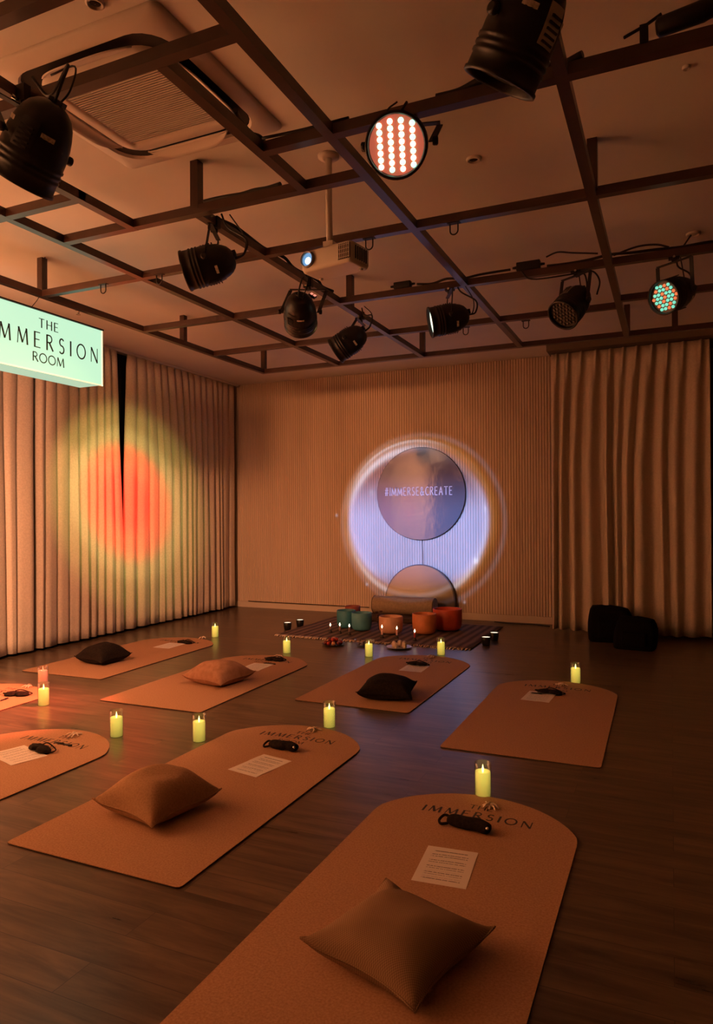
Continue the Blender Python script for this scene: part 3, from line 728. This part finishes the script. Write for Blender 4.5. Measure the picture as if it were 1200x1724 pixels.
# ------------------------------------------------------------------ lightbox sign
SX = -4.5
pt, pb, pr2 = S(172, 556, SX), S(172, 650, SX), S(0, 501, SX)
ztop, zbot, yfar = pt.z, pb.z, pt.y
tc = S(81.5, 545, SX).y; rc2 = S(82, 612, SX).y
yc = (tc+rc2)/2; ynear = yc-(yfar-yc)
sg = thing('lightbox_sign', 'glowing mint lightbox sign hanging at the left edge', 'sign', (SX, yc, zbot))
hh = ztop-zbot; ll = yfar-ynear
MB().box((-.13, 0, hh/2), (.25, ll-.012, hh-.012), bev=0).build('housing', M_signb, sg)
MB().box((-.003, 0, hh/2), (.008, ll-.02, hh-.016)).build('face_panel', M_sign, sg)
mb = MB()
for s in (-1, 1): mb.box((0, s*(ll/2-.004), hh/2), (.012, .010, hh))
mb.box((0, 0, .004), (.012, ll, .008)); mb.build('frame', mat('sign_frame', (.8, .85, .7), .4, emit=(.8, .95, .62), es=.7), sg)
MB().box((-.12, 0, hh-.002), (.27, ll+.006, .012)).build('top_cover', M_black, sg)
TM = Matrix(((0, 0, 1, .0015), (1, 0, 0, 0), (0, 1, 0, 0), (0, 0, 0, 1)))
mb = MB()
lettering(mb, 'THE', hh*.15, .15, .30, 1.0, TM, (0, hh*.795), .001)
lettering(mb, 'IMMERSION', hh*.255, .12, .48, .84, TM, (0, hh*.512), .001)
lettering(mb, 'ROOM', hh*.15, .15, .18, 1.08, TM, (0, hh*.235), .001)
mb.build('lettering', mat('sign_ink', (.012, .014, .014), .6), sg)
wt = S(55, 521, SX); wtop = V((SX+.02, 4.05, ZC))
cable('thin pale wire holding the sign from the ceiling beside the post', [(SX+.075, 3.98, ZC), (SX+.07, 3.975, ZG+.1), (SX+.03, 3.96, ZG-.01), (SX-.02, wt.y, ztop+.002)], .003)
cable('thin wire holding the near end of the sign', [(SX+.02, ynear+.1, ZG), (SX-.05, ynear+.1, ztop+.002)], .003)

# ------------------------------------------------------------------ mirrors on the back wall
C = Wl(706, 831, 9.10); 
mi = thing('round_mirror', 'round grey mirror hanging on the ribbed wall inside the blue ring', 'mirror', (C.x, 9.145, C.z))
YM = frame((0, -1, 0))
r1 = .638
MB().lathe([(r1, 0), (r1, .018), (r1-.006, .022)], 72, YM, True, True, False).build('backing', M_rimd, mi)
MB().lathe([(r1-.006, .022), (.001, .0222)], 72, YM, False, False, False).build('mirror_disc', M_mirror, mi)
LMx = Matrix(((1, 0, 0, 0), (0, 0, -1, -.0232), (0, 1, 0, 0), (0, 0, 0, 1)))
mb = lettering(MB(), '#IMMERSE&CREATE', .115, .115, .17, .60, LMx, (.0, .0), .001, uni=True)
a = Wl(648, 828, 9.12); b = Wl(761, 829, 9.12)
lt = mb.build('lettering', M_projtext, mi, loc=((a.x+b.x)/2-C.x, 0, a.z-C.z))  # stands in for projector text, built as pale letters on the disc
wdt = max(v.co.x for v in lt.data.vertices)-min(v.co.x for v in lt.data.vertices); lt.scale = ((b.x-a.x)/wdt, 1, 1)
cable('thin dark cord hanging from the round mirror to the arched one', [(C.x+.02, 9.135, C.z-r1+.01), (C.x+.025, 9.14, .9), (C.x+.03, 9.12, .70)], .004)
ar = thing('arched_mirror', 'dark arch-topped mirror panel on the floor behind the bolster', 'mirror', (-3.125, 9.02, 0))
def archo(r, zc, n=40): return [(-r, 0)] + [(-r*math.cos(PI*i/n), zc+r*math.sin(PI*i/n)) for i in range(n+1)] + [(r, 0)]
AM = Matrix(((1, 0, 0, 0), (0, .09, -1, 0), (0, 1, 0, 0), (0, 0, 0, 1)))
MB().prism(list(reversed(archo(.50, .225))), -.02, 0, AM).build('frame', M_rimd, ar)
MB().prism(list(reversed(archo(.488, .225))), 0.0, .006, AM).build('panel', M_arch, ar)

# ------------------------------------------------------------------ rug and altar
rug = thing('rug', 'dark striped rug with pale fringe under the singing bowls', 'rug', (-3.06, 7.86, 0))
M_rug = mat('rug_weave', (.1, .06, .04), .95)
nt = M_rug.node_tree; N = nt.nodes; L = nt.links
tcn = N.new('ShaderNodeTexCoord'); wv = N.new('ShaderNodeTexWave'); wv.bands_direction = 'X'; wv.inputs['Scale'].default_value = 3.1; wv.inputs['Distortion'].default_value = 1.2; wv.inputs['Detail'].default_value = 3
rp = N.new('ShaderNodeValToRGB'); rp.color_ramp.elements[0].color = (.05, .028, .02, 1); rp.color_ramp.elements[1].color = (.20, .12, .075, 1)
L.new(tcn.outputs['Object'], wv.inputs['Vector']); L.new(wv.outputs['Fac'], rp.inputs[0]); L.new(rp.outputs[0], N['Principled BSDF'].inputs['Base Color'])
MB().grid(lambda u, v: (-1.16+2.32*u, -.74+1.54*v, .008+.004*noise.noise(V((u*9, v*9, 2)))), 40, 30).build('weave', M_rug, rug).modifiers.new('t', 'SOLIDIFY').thickness = -.006
mb = MB(); rr = random.Random(4)
for i in range(110):
    x = -1.15+2.3*i/109; dx = rr.uniform(-.015, .015)
    mb.tube([(x, -.74, .010), (x+dx*.5, -.77, .012), (x+dx, -.74-rr.uniform(.05, .085), .006)], .006, 5)
mb.build('fringe', M_raffia, rug)

def bowl(label, x, y, r, h, c, z=.0175):
    t = thing('singing_bowl', label, 'bowl', (x, y, z), 0, 'crystal singing bowls on the rug')
    mm = noisy(mat('bowl_glaze', c, .55), tuple(v*.88 for v in c), tuple(min(1, v*1.1) for v in c), 12, 3)
    w_ = .012
    MB().lathe([(r*.45, 0), (r*.72, .006), (r*.90, h*.10), (r*.97, h*.25), (r, h*.5), (r, h-.004), (r-.004, h), (r-w_+.003, h), (r-w_, h-.004), (r-w_, h*.5), (r*.9-w_, h*.16), (r*.6, .02), (.001, .018)], 44, None, True, True, False).build('shell', mm, t)
bowl('dark teal bowl standing left of the lighter teal one', -3.66, 7.84, .118, .215, (.04, .19, .25))
bowl('lighter teal bowl left of the peach one', -3.40, 7.72, .122, .215, (.075, .25, .31))
bowl('peach bowl in the middle of the row', -3.00, 7.66, .140, .200, (.62, .32, .19))
bowl('orange bowl left of the red bowl', -2.63, 7.78, .140, .235, (.66, .22, .08))
bowl('large red bowl at the right end of the row', -2.46, 8.14, .175, .255, (.52, .07, .025))
bowl('brown bowl half hidden behind the teal bowls', -3.80, 8.34, .100, .20, (.25, .06, .03))

t = thing('floor_cushion', 'low dark flat cushion under the beige bolster', 'floor cushion', (-3.2, 8.62, .0175))
MB().box((0, 0, .035), (1.0, .42, .07), bev=.03).build('pad', noisy(mat('dark_brown_cloth', (.06, .035, .022), .95), (.05, .03, .018), (.075, .045, .028), 40), t)
t = thing('bolster', 'beige cylindrical bolster lying in front of the arched mirror', 'bolster', (-3.21, 8.68, .089))
M_bol = noisy(mat('bolster_cloth', (.30, .22, .14), .9), (.27, .20, .125), (.33, .245, .16), 40, 3, .2)
BM = at((-.43, 0, .116)) @ frame((1, 0, 0))
MB().lathe([(.112, .004), (.117, .015), (.118, .2), (.115, .43), (.118, .66), (.117, .845), (.112, .856)], 36, BM, True, False, False).build('cover', M_bol, t)
for z, s in ((.004, -1), (.856, 1)):
    MB().lathe([(.112, z), (.06, z+s*.006), (.001, z+s*.002)], 36, BM, True, False, False).build('end_panel', M_bol, t)
mb = MB()
for z in (.010, .850): mb.tube([(tuple(BM @ V((.117*math.cos(a*PI/16), .117*math.sin(a*PI/16), z)))) for a in range(33)], .004, 6)
mb.build('piping', M_rimd, t)

def cup(label, x, y):
    t = thing('candle_cup', label, 'candle cup', (x, y, 0), 0, 'black candle cups beside the rug')
    MB().lathe([(.034, 0), (.040, .004), (.048, .05), (.050, .088), (.048, .090), (.046, .088), (.044, .06), (.001, .058)], 28, None, True, True, False).build('cup', M_black, t)
    MB().lathe([(.0465, .084), (.03, .087), (.001, .088)], 24, None, True, False, False).build('wax', mat('cup_wax', (.9, .85, .7), .5, emit=(1.0, .84, .58), es=1.6), t)
    MB().tube([(0, 0, .086), (.001, 0, .097)], .0015, 5).build('wick', M_black, t)
cup('nearer black candle cup left of the rug', *F(484, 1060)[:2]); cup('further black candle cup left of the rug', *F(505, 1055)[:2])
cup('nearer black candle cup right of the rug', *F(818, 1086)[:2]); cup('further black candle cup right of the rug', *F(832, 1078)[:2])
def taper(label, x, y, hh, c, name='taper_candle', hold=True, z=.0175):
    t = thing(name, label, 'candle', (x, y, z), 0, 'small lit candles on the rug')
    MB().lathe([(.024, 0), (.026, .006), (.014, .014), (.017, .03), (.012, .034)], 16).build('holder', M_rimd, t)
    MB().lathe([(.0105, .02), (.0105, hh), (.006, hh+.002), (.001, hh+.002)], 14).build('wax', mat('taper_wax', c, .5, emit=c, es=.12), t)
    MB().lathe([(.001, hh), (.007, hh+.010), (.009, hh+.018), (.005, hh+.030), (.0005, hh+.042)], 12).build('flame', M_flamew, t)
for k, (x, yb, hh, c, lb) in enumerate([(556, 1067, .070, (.2, .09, .05), 'leftmost of the three dark lit candles before the teal bowls'), (572, 1069, .085, (.2, .09, .05), 'middle of the three dark lit candles before the teal bowls'), (588, 1071, .085, (.2, .09, .05), 'rightmost of the three dark lit candles before the teal bowls'),
                                        (643, 1076, .105, (.75, .32, .16), 'pink taper candle in front of the left side of the peach bowl'), (668, 1077, .095, (.75, .26, .14), 'pink taper candle in front of the right side of the peach bowl'), (698, 1081, .085, (.35, .03, .015), 'short red lit candle before the orange bowl')]):
    p = F(x, yb); taper(lb, p.x, p.y, hh, c)
def plate(label, x, y, r, z=.004, m=None):
    t = thing('plate', label, 'plate', (x, y, z)); MB().lathe([(r*.6, 0), (r*.95, .010), (r, .014), (r*.94, .013), (r*.6, .006), (.001, .005)], 32, None, True, True, False).build('dish', m or M_rimd, t)
    return t
p = F(561, 1086); plate('dark plate of red fruit in front of the three dark candles', p.x, p.y, .125)
fr = random.Random(5)
M_fr = [mat('fruit_red', (.45, .04, .02), .35), mat('fruit_peach', (.65, .28, .13), .4), mat('fruit_dark', (.16, .025, .02), .35)]
k = 0
for rad, n in ((.082, 9), (.035, 4)):
    for i in range(n):
        a = 2*PI*i/n+.3; q = V((p.x+rad*math.cos(a), p.y+rad*math.sin(a), .012 + (0 if n == 9 else .032)))
        t = thing('fruit', 'small round fruit piled on the dark plate', 'fruit', q, 0, 'small fruits on the dark plate')
        MB().lathe([(.002, .001), (.014, .003), (.021, .014), (.022, .022), (.017, .035), (.005, .040), (.001, .038)], 16).build('flesh', M_fr[k % 3], t)
        MB().tube([(0, 0, .038), (.002, 0, .046)], .0015, 5).build('stem', M_rimd, t); k += 1
p = F(672, 1091); plate('pale rimmed plate of white crystals before the peach bowl', p.x, p.y, .135, m=M_silver)
for i, (dx, dy, s) in enumerate(((-.06, 0, .05), (.0, .02, .06), (.06, -.01, .055), (-.02, -.05, .045), (.04, .05, .05))):
    t = thing('crystal', 'chunk of pale crystal on the rimmed plate', 'crystal', (p.x+dx, p.y+dy, .012), i*1.1, 'pale crystals on the plate')
    MB().lathe([(s*.42, 0), (s*.5, s*.3), (s*.42, s*.95), (s*.2, s*1.15), (.001, s*1.18)], 6, None, False, True, False).build('chunk', mat('crystal_pale', (.72, .58, .48), .3, spec=.6), t)
p = F(613, 1088); t = thing('glass_bowl', 'clear glass bowl of small stones behind the middle candle', 'glass bowl', (p.x, p.y, .002))
MB().lathe([(.05, 0), (.085, .012), (.108, .05), (.112, .07), (.108, .07), (.103, .05), (.08, .016), (.001, .008)], 28, None, True, True, False).build('bowl', M_glass, t)
for i in range(7):
    a = i*.9; q = V((p.x+.045*math.cos(a)*(i > 0), p.y+.045*math.sin(a)*(i > 0), .012))
    s = thing('stone', 'small polished stone in the glass bowl', 'stone', q, a, 'stones in the glass bowl')
    MB().lathe([(.004, 0), (.017, .004), (.020, .012), (.012, .022), (.001, .025)], 10).build('pebble', M_silver if i % 2 else M_rimd, s)
t = thing('flower_bunch', 'bunch of dark dried flowers between the teal and peach bowls', 'flowers', (-3.21, 7.82, .0175))
rr = random.Random(8); mb = MB(); fm = MB()
for i in range(16):
    a = rr.uniform(0, 2*PI); s = rr.uniform(.01, .05); q = V((s*math.cos(a), s*math.sin(a), rr.uniform(.10, .22)))
    mb.tube([(q.x*.15, q.y*.15, 0), (q.x*.7, q.y*.7, q.z*.6), tuple(q)], .003, 5)
    for j in range(5):
        b_ = j*2*PI/5; fm.lathe([(.001, 0), (.009, .006), (.007, .018), (.001, .022)], 6, at(q) @ frame((math.cos(b_), math.sin(b_), .6)))
mb.build('stems', M_rimd, t); fm.build('blooms', mat('dried_bloom', (.10, .045, .04), .8), t)
cb = cable('thin cable lying along the foot of the ribbed wall', [(-5.9, 9.10, .10), (-5.4, 9.11, .098), (-4.6, 9.10, .1), (-3.9, 9.11, .098)], .005)
cable('black cable on the floor at the right foot of the ribbed wall', [(-2.1, 9.05, .008), (-1.9, 8.98, .008), (-1.6, 9.0, .008), (-1.38, 8.92, .008)], .006)

# ------------------------------------------------------------------ black bags
def bag(label, x, y, sx, sy, sz, rz, lean):
    t = thing('bag', label, 'bag', (x, y, 0), rz)
    def ring(k):
        z = sz*k; e = 1+.06*math.sin(PI*k)-.10*k*k; out = []
        for i in range(40):
            a = 2*PI*i/40; ca, sa = math.cos(a), math.sin(a)
            px = math.copysign(abs(ca)**.35, ca)*sx/2*e; py = math.copysign(abs(sa)**.4, sa)*sy/2*e
            nn = .012*noise.noise(V((px*6, py*6, z*6+sx)))
            out.append((px*(1+nn)+lean*k, py*(1+nn), z+(.02*noise.noise(V((px*4, py*4, 3))) if k > .8 else 0)-(.03*(px/sx+.5) if k > .7 else 0)))
        return out
    ks = [0, .04, .15, .3, .5, .7, .85, .93]
    rg = [ring(k) for k in ks]
    c0 = V((lean, 0, sz*.99))
    rg[0] = [(p[0]*.94, p[1]*.94, 0) for p in rg[0]]
    rg.append([(p[0]*.88+c0.x*.12, p[1]*.85, p[2]+.045) for p in rg[-1]])
    rg.append([(p[0]*.45+c0.x*.55, p[1]*.4, p[2]+.012) for p in rg[-1]])
    MB().loft(rg, True, True).build('body', M_bag, t)
    MB().tube(smoothpath([(-sx*.22+lean, -sy*.2, sz*.97), (-sx*.15+lean, -sy*.28, sz*1.02), (sx*.15+lean, -sy*.28, sz*1.01), (sx*.22+lean, -sy*.2, sz*.94)]), .012, 8).build('handle', M_bag, t)
    MB().box((lean*.5, -sy*.53, sz*.38), (sx*.6, .05, sz*.5), bev=.02).build('pocket', M_bag, t)
bag('taller black bag against the right-hand curtain', -.62, 8.24, .46, .34, .36, .12, 0)
bag('lower black bag in front of the right-hand curtain, right of the taller one', -.35, 7.86, .40, .30, .30, -.1, .02)

# ------------------------------------------------------------------ mats and what lies on them
MW, ML = .92, 1.98
def mat_outline(wd, ln):
    hw = wd/2; rise = .31; Rr = (hw*hw+rise*rise)/(2*rise); yc = ln-Rr; a0 = math.asin((ln-rise-yc)/Rr)
    o = [(hw-.02, 0), (hw-.005, .005), (hw, .02), (hw, ln-rise-.06), (hw-.003, ln-rise-.015)]
    n = 40
    for i in range(n+1):
        a = a0+.05+(PI-2*a0-.10)*i/n; o.append((Rr*math.cos(a), yc+Rr*math.sin(a)))
    o += [(-hw+.003, ln-rise-.015), (-hw, ln-rise-.06), (-hw, .02), (-hw+.005, .005), (-hw+.02, 0)]
    return o
ZM = .007
def cork_mat(label, xc, y0, rz=0.0, wd=MW, ln=ML):
    t = thing('yoga_mat', label, 'yoga mat', (xc, y0, 0), rz, 'arched cork mats')
    ol = mat_outline(wd, ln)
    MB().prism([(x*.999, y*.9995+.0005) for x, y in ol], 0.0006, .0042).build('rubber_base', M_rubber, t)
    MB().prism(ol, .0042, ZM).build('cork_top', M_cork, t)
    Tm = at((0, 0, ZM))
    mb = MB(); lettering(mb, 'THE', .044, .15, .20, 1.1, Tm, (0, ln-.148), .0004); mb.build('lettering', M_print, t)
    mb = MB(); lettering(mb, 'IMMERSION', .066, .15, .36, .88, Tm, (0, ln-.235), .0004, bend=.012); mb.build('lettering', M_print, t)
    mb = MB(); lettering(mb, 'ROOM', .042, .14, .14, 1.1, Tm, (0, ln-.325), .0004)
    mb.build('lettering', M_print, t)
    return t
mats = {
 'A': (-.830, 1.45, 0.0), 'B': (-2.150, 2.13, 0.0), 'C': (-.820, 4.06, .012), 'D': (-2.155, 4.66, 0.0),
 'E': (-3.52, 4.08, .02), 'F': (-4.93, 4.58, .03), 'G': (-4.86, 2.22, .02), 'H': (-3.49, 1.46, 0.0)}
ml = {'A': 'nearest cork mat, cut by the bottom edge, with the woven tan cushion', 'B': 'cork mat in the middle foreground with the large rust-brown cushion',
      'C': 'cork mat at the right with paper and no cushion', 'D': 'cork mat in front of the rug with a squat black cushion',
      'E': 'cork mat left of centre with the crumpled brown cushion', 'F': 'cork mat beside the left curtain with a black cushion',
      'G': 'red-lit cork mat cut by the left edge', 'H': 'cork mat at the left edge below the red-lit one'}
for k, (x, y, r) in mats.items(): cork_mat(ml[k], x, y, r)

def sheet(label, c, rz=0.0, seed=0, sc=1.0):
    t = thing('paper_sheet', label, 'paper', (c.x, c.y, ZM), rz, 'printed sheets on the mats')
    MB().grid(lambda u, v: ((u-.5)*.21*sc, (v-.5)*.297*sc, .0012+.0035*max(0, noise.noise(V((u*2, v*2, seed))))+.006*max(0, (.12-v))*(1-u)), 8, 10).build('page', M_paper, t)
def quadc(*pts):
    P = [F(*p, ZM) for p in pts]; return sum(P, V())/len(P), P
def sheet_q(label, pts, seed):
    c, P = quadc(*pts); d = P[1]-P[0]; sheet(label, c, math.atan2(d.y, d.x), seed)
sheet_q('printed sheet on the nearest mat above the tan cushion', ((716, 1425), (803, 1438), (796, 1497), (688, 1480)), 1)
sheet_q('printed sheet on the middle foreground mat', ((441, 1269), (489, 1281), (437, 1310), (382, 1297)), 2)
sheet_q('printed sheet at the left edge with a black mask on its corner', ((-2, 1268), (45, 1256), (68, 1271), (8, 1292)), 3)
sheet('printed sheet under the pen on the right-hand mat', F(907, 1173, ZM), -.05, 4)
sheet('printed sheet behind the squat black cushion', F(698, 1125, ZM), .03, 5)
sheet('printed sheet behind the crumpled brown cushion', F(431, 1123, ZM), .05, 6)
sheet('printed sheet on the mat beside the left curtain', F(285, 1087, ZM), .05, 7)

def cushion(label, c, rz, m, side=.45, h=.075, seed=1, wr=.0, ear=.0, cat='cushion', tilt=0, squash=0):
    """soft square cushion: full in the middle, thin seam, drawn-out corners"""
    t = thing('cushion', label, cat, (c.x, c.y, ZM), rz, None)
    zs = .052
    def pos(u, v, top):
        x, y = 2*u-1, 2*v-1
        r = max(abs(x), abs(y))
        pin = 1-.13*(1-min(abs(x), abs(y))**2)*r**2          # edges bow inwards between the corners
        X_, Y_ = x*pin*side/2, y*pin*side/2
        prof = (max(0, 1-abs(x)**2.6)*max(0, 1-abs(y)**2.6))**.55
        n1 = noise.noise(V((x*1.7+seed, y*1.7, seed)))
        fold = wr*math.sin(9*math.atan2(y+1.05, x+1.2)+seed)*prof*(1-prof*.3)
        if top: z = zs + (h+.014*n1*prof)*prof + fold + tilt*X_
        else: z = max(.001, zs*.9*(1-prof*1.25)) + .0
        z += ear*max(0, min(-x, y)-.55)
        z += .022*(abs(x)**5*abs(y)**5)*(1 if (x*y > 0) else -.6) if zs else 0
        return (X_, Y_, max(.001, z))
    n = 36
    mb = MB().grid(lambda u, v: pos(u, v, True), n, n)
    mb.grid(lambda u, v: pos(1-u, v, False), n, n)
    mb.build('cover', m, t)
    edge = [pos(u/n, 0, True) for u in range(n+1)] + [pos(1, v/n, True) for v in range(1, n+1)] + [pos(1-u/n, 1, True) for u in range(1, n+1)] + [pos(0, 1-v/n, True) for v in range(1, n+1)]
    MB().tube(edge, .0032, 6).build('seam', m, t)
    return t
c = quadc((518, 1585), (690, 1685), (818, 1568), (660, 1500))[0]; c0 = F(672, 1580, .06)
cushion('woven tan cushion on the nearest mat', F(671, 1583, .055), math.radians(-16), M_tan, .44, .085, 3, .004, .10)
cushion('large rust-brown cushion on the middle foreground mat', F(266, 1343, .06), math.radians(-10), M_rust, .42, .135, 5, .003)
cushion('crumpled brown cushion on the mat left of centre', F(369, 1137, .06), math.radians(-8), M_brown, .43, .125, 9, .016)
cushion('squat black cushion in front of the rug', F(652, 1160, .06), math.radians(14), M_blackcl, .42, .105, 12, .003)
cushion('black cushion on the mat beside the left curtain', F(174, 1105, .06), math.radians(-5), M_blackcl, .37, .13, 15, .003)

# candles in clear glass sleeves
def candle(label, x, y, lit=True, hgt=.122):
    p = F(x, y); p = p + V((-.41, .91, 0))*.035
    t = thing('led_candle', label, 'candle', (p.x, p.y, 0), 0, 'pillar candles in glass sleeves')
    MB().lathe([(.001, .0015), (.036, .0015), (.0375, .004), (.0375, hgt-.004), (.036, hgt), (.026, hgt-.001), (.018, hgt-.007), (.001, hgt-.008)], 32).build('wax', M_wax if lit else M_wax0, t)
    f = MB().lathe([(.0015, hgt-.010), (.005, hgt), (.0065, hgt+.008), (.004, hgt+.020), (.0006, hgt+.034)], 12).build('flame', M_flame if lit else M_wax0, t)
    MB().lathe([(.040, .0), (.0415, .002), (.0415, .164), (.0405, .1655), (.0395, .164), (.0395, .003), (.001, .0012)], 36, None, True, True, False).build('glass_sleeve', M_glass, t)
candle('glass candle standing at the head of the nearest mat', 815, 1344)
candle('glass candle at the head of the middle foreground mat', 554, 1226)
candle('glass candle on bare floor just left of the middle foreground mat', 333, 1250)
candle('glass candle right of the left-edge mat, on red-lit floor', 193, 1242)
candle('nearer of the two glass candles by the red-lit mat', 70, 1189)
candle('further glass candle behind the other one by the red-lit mat, unlit pale wax', 69, 1158, False, .135)
candle('glass candle at the head of the mat beside the left curtain', 361, 1073)
candle('glass candle at the head of the mat with the crumpled brown cushion', 482, 1100)
candle('glass candle on the floor left of the squat-cushion mat, before the plates', 621, 1106)
candle('glass candle at the head of the squat-cushion mat, before the rug fringe', 743, 1103)
candle('glass candle at the head of the right-hand mat', 971, 1151)

# eye masks
def eye_mask(label, x, y, rz, kind='flat', sc=1.0):
    p = F(x, y, ZM); t = thing('eye_mask', label, 'eye mask', (p.x, p.y, ZM), rz, 'black eye masks on the mats')
    def up(u, s):
        x_ = (2*u-1); notch = max(0, 1-abs(x_)/.22)
        half = (1-abs(x_)**3.2)**.5*.042
        return (x_*.10*sc, (half if s > 0 else -(half-.024*notch))*sc)
    def top(u, v):
        a = up(u, 1); b = up(u, -1); y_ = b[1]+(a[1]-b[1])*v
        ed = (max(0, 1-(2*u-1)**4)*max(0, 1-(2*v-1)**4))**.5
        return (a[0], y_, .010+.020*ed*(1.0 if kind == 'flat' else 1.9)+.004*noise.noise(V((u*5, v*5, sc))))
    if kind == 'roll':
        def rl(u, v):
            x_ = 2*u-1; a = 2*PI*v; e = (1-abs(x_)**6)**.5
            r_ = .027*e*(1+.10*noise.noise(V((u*5, math.cos(a)*1.5, sc)))+.07*math.sin(11*u+a))
            return (x_*.105*sc, r_*1.35*math.cos(a)+.006*math.sin(3*u), max(.001, .024+r_*.95*math.sin(a)))
        MB().grid(rl, 28, 20).build('pad', M_blackcl, t)
        MB().tube(smoothpath([(-.095*sc, .015, .03), (-.125*sc, .018, .03), (-.138*sc, -.008, .016), (-.122*sc, -.030, .010), (-.09*sc, -.022, .016)]), .006, 7).build('strap', M_blackcl, t)
        MB().lathe([(.007, 0), (.007, .004), (.001, .004)], 12, at((.096*sc, -.026, .034)) @ frame((.3, -1, .5))).build('snap', M_chrome, t)
        return
    mb = MB().grid(top, 24, 12); mb.grid(lambda u, v: (*[up(1-u, -1)[0], up(1-u, -1)[1]+(up(1-u, 1)[1]-up(1-u, -1)[1])*v], .001), 24, 12)
    mb.build('pad', M_blackcl, t)
    MB().tube(smoothpath([(-.095*sc, 0, .010), (-.12*sc, .02, .012), (-.08*sc, .055, .008), (.0, .05, .034), (.08*sc, .055, .012), (.115*sc, .02, .012), (.095*sc, 0, .010)]), .004, 6).build('strap', M_blackcl, t)
eye_mask('rolled black eye mask over the lettering of the nearest mat', 789, 1396, -.12, 'roll')
eye_mask('black eye mask on the middle foreground mat', 477, 1262, -.05, 'roll', .95)
eye_mask('black eye mask on the left-edge mat, over the sheet corner', 67, 1264, -.25)
eye_mask('black eye mask with trailing strap on the red-lit mat', 28, 1171, .35)
eye_mask('black eye mask on the mat beside the left curtain', 311, 1083, -.1)
eye_mask('black eye mask on the mat with the crumpled brown cushion', 462, 1112, .0)
eye_mask('black eye mask on the sheet behind the squat black cushion', 702, 1120, -.1)
eye_mask('black eye mask on the right-hand mat', 925, 1168, -.15)
def pen(label, a, b):
    A, B_ = F(*a, ZM+.006), F(*b, ZM+.006); d = B_-A; t = thing('pen', label, 'pen', (A.x, A.y, ZM), 0, 'black pens on the mats')
    Mx = at((0, 0, .006)) @ frame(d); ln = d.length
    MB().lathe([(.001, 0), (.0045, .012), (.005, .02), (.005, ln*.6)], 10, Mx).build('barrel', M_black, t)
    MB().lathe([(.0058, ln*.6), (.0058, ln-.004), (.003, ln)], 10, Mx).build('cap', M_blackm, t)
pen('black pen across the lettering of the left-edge mat', (92, 1249), (121, 1255))
pen('black pen lying over the sheet on the right-hand mat', (893, 1166), (912, 1168))
pen('black pen beside the sheet behind the crumpled brown cushion', (443, 1116), (464, 1118))
pen('black pen on the red-lit mat', (0, 1180), (14, 1175))

# small raffia twists at the head of the mats
def twist(label, x, y, seed, sc=1.0):
    p = F(x, y, ZM); t = thing('raffia_twist', label, 'raffia twist', (p.x, p.y, ZM), 0, 'pale raffia twists on the mats')
    rr = random.Random(seed); mb = MB()
    for i in range(8):
        a = 2*PI*i/8+rr.uniform(-.3, .3); l_ = rr.uniform(.03, .055)*sc; z1 = rr.uniform(.008, .022)
        mb.tube(smoothpath([(0, 0, .012), (l_*.5*math.cos(a+.3), l_*.5*math.sin(a+.3), z1), (l_*math.cos(a), l_*math.sin(a), .005)], 4), [.0045]*8+[.0035], 6)
    mb.build('strands', M_raffia, t)
    MB().lathe([(.004, .004), (.010, .008), (.010, .018), (.004, .022)], 10).build('knot', M_raffia, t)
twist('small pale raffia twist in front of the nearest candle', 823, 1359, 1)
twist('small pale raffia twist beside the candle of the middle foreground mat', 527, 1230, 2, 1.1)
twist('small pale raffia twist on the left-edge mat', 124, 1239, 3, 1.1)
twist('small pale raffia twist on the red-lit mat', 47, 1157, 4)
twist('small pale raffia twist on the mat beside the left curtain', 340, 1075, 5)
twist('small pale raffia twist on the mat with the crumpled brown cushion', 468, 1106, 6)
twist('small pale raffia twist at the head of the squat-cushion mat', 727, 1106, 7)
twist('small pale raffia twist at the head of the right-hand mat', 945, 1154, 8)
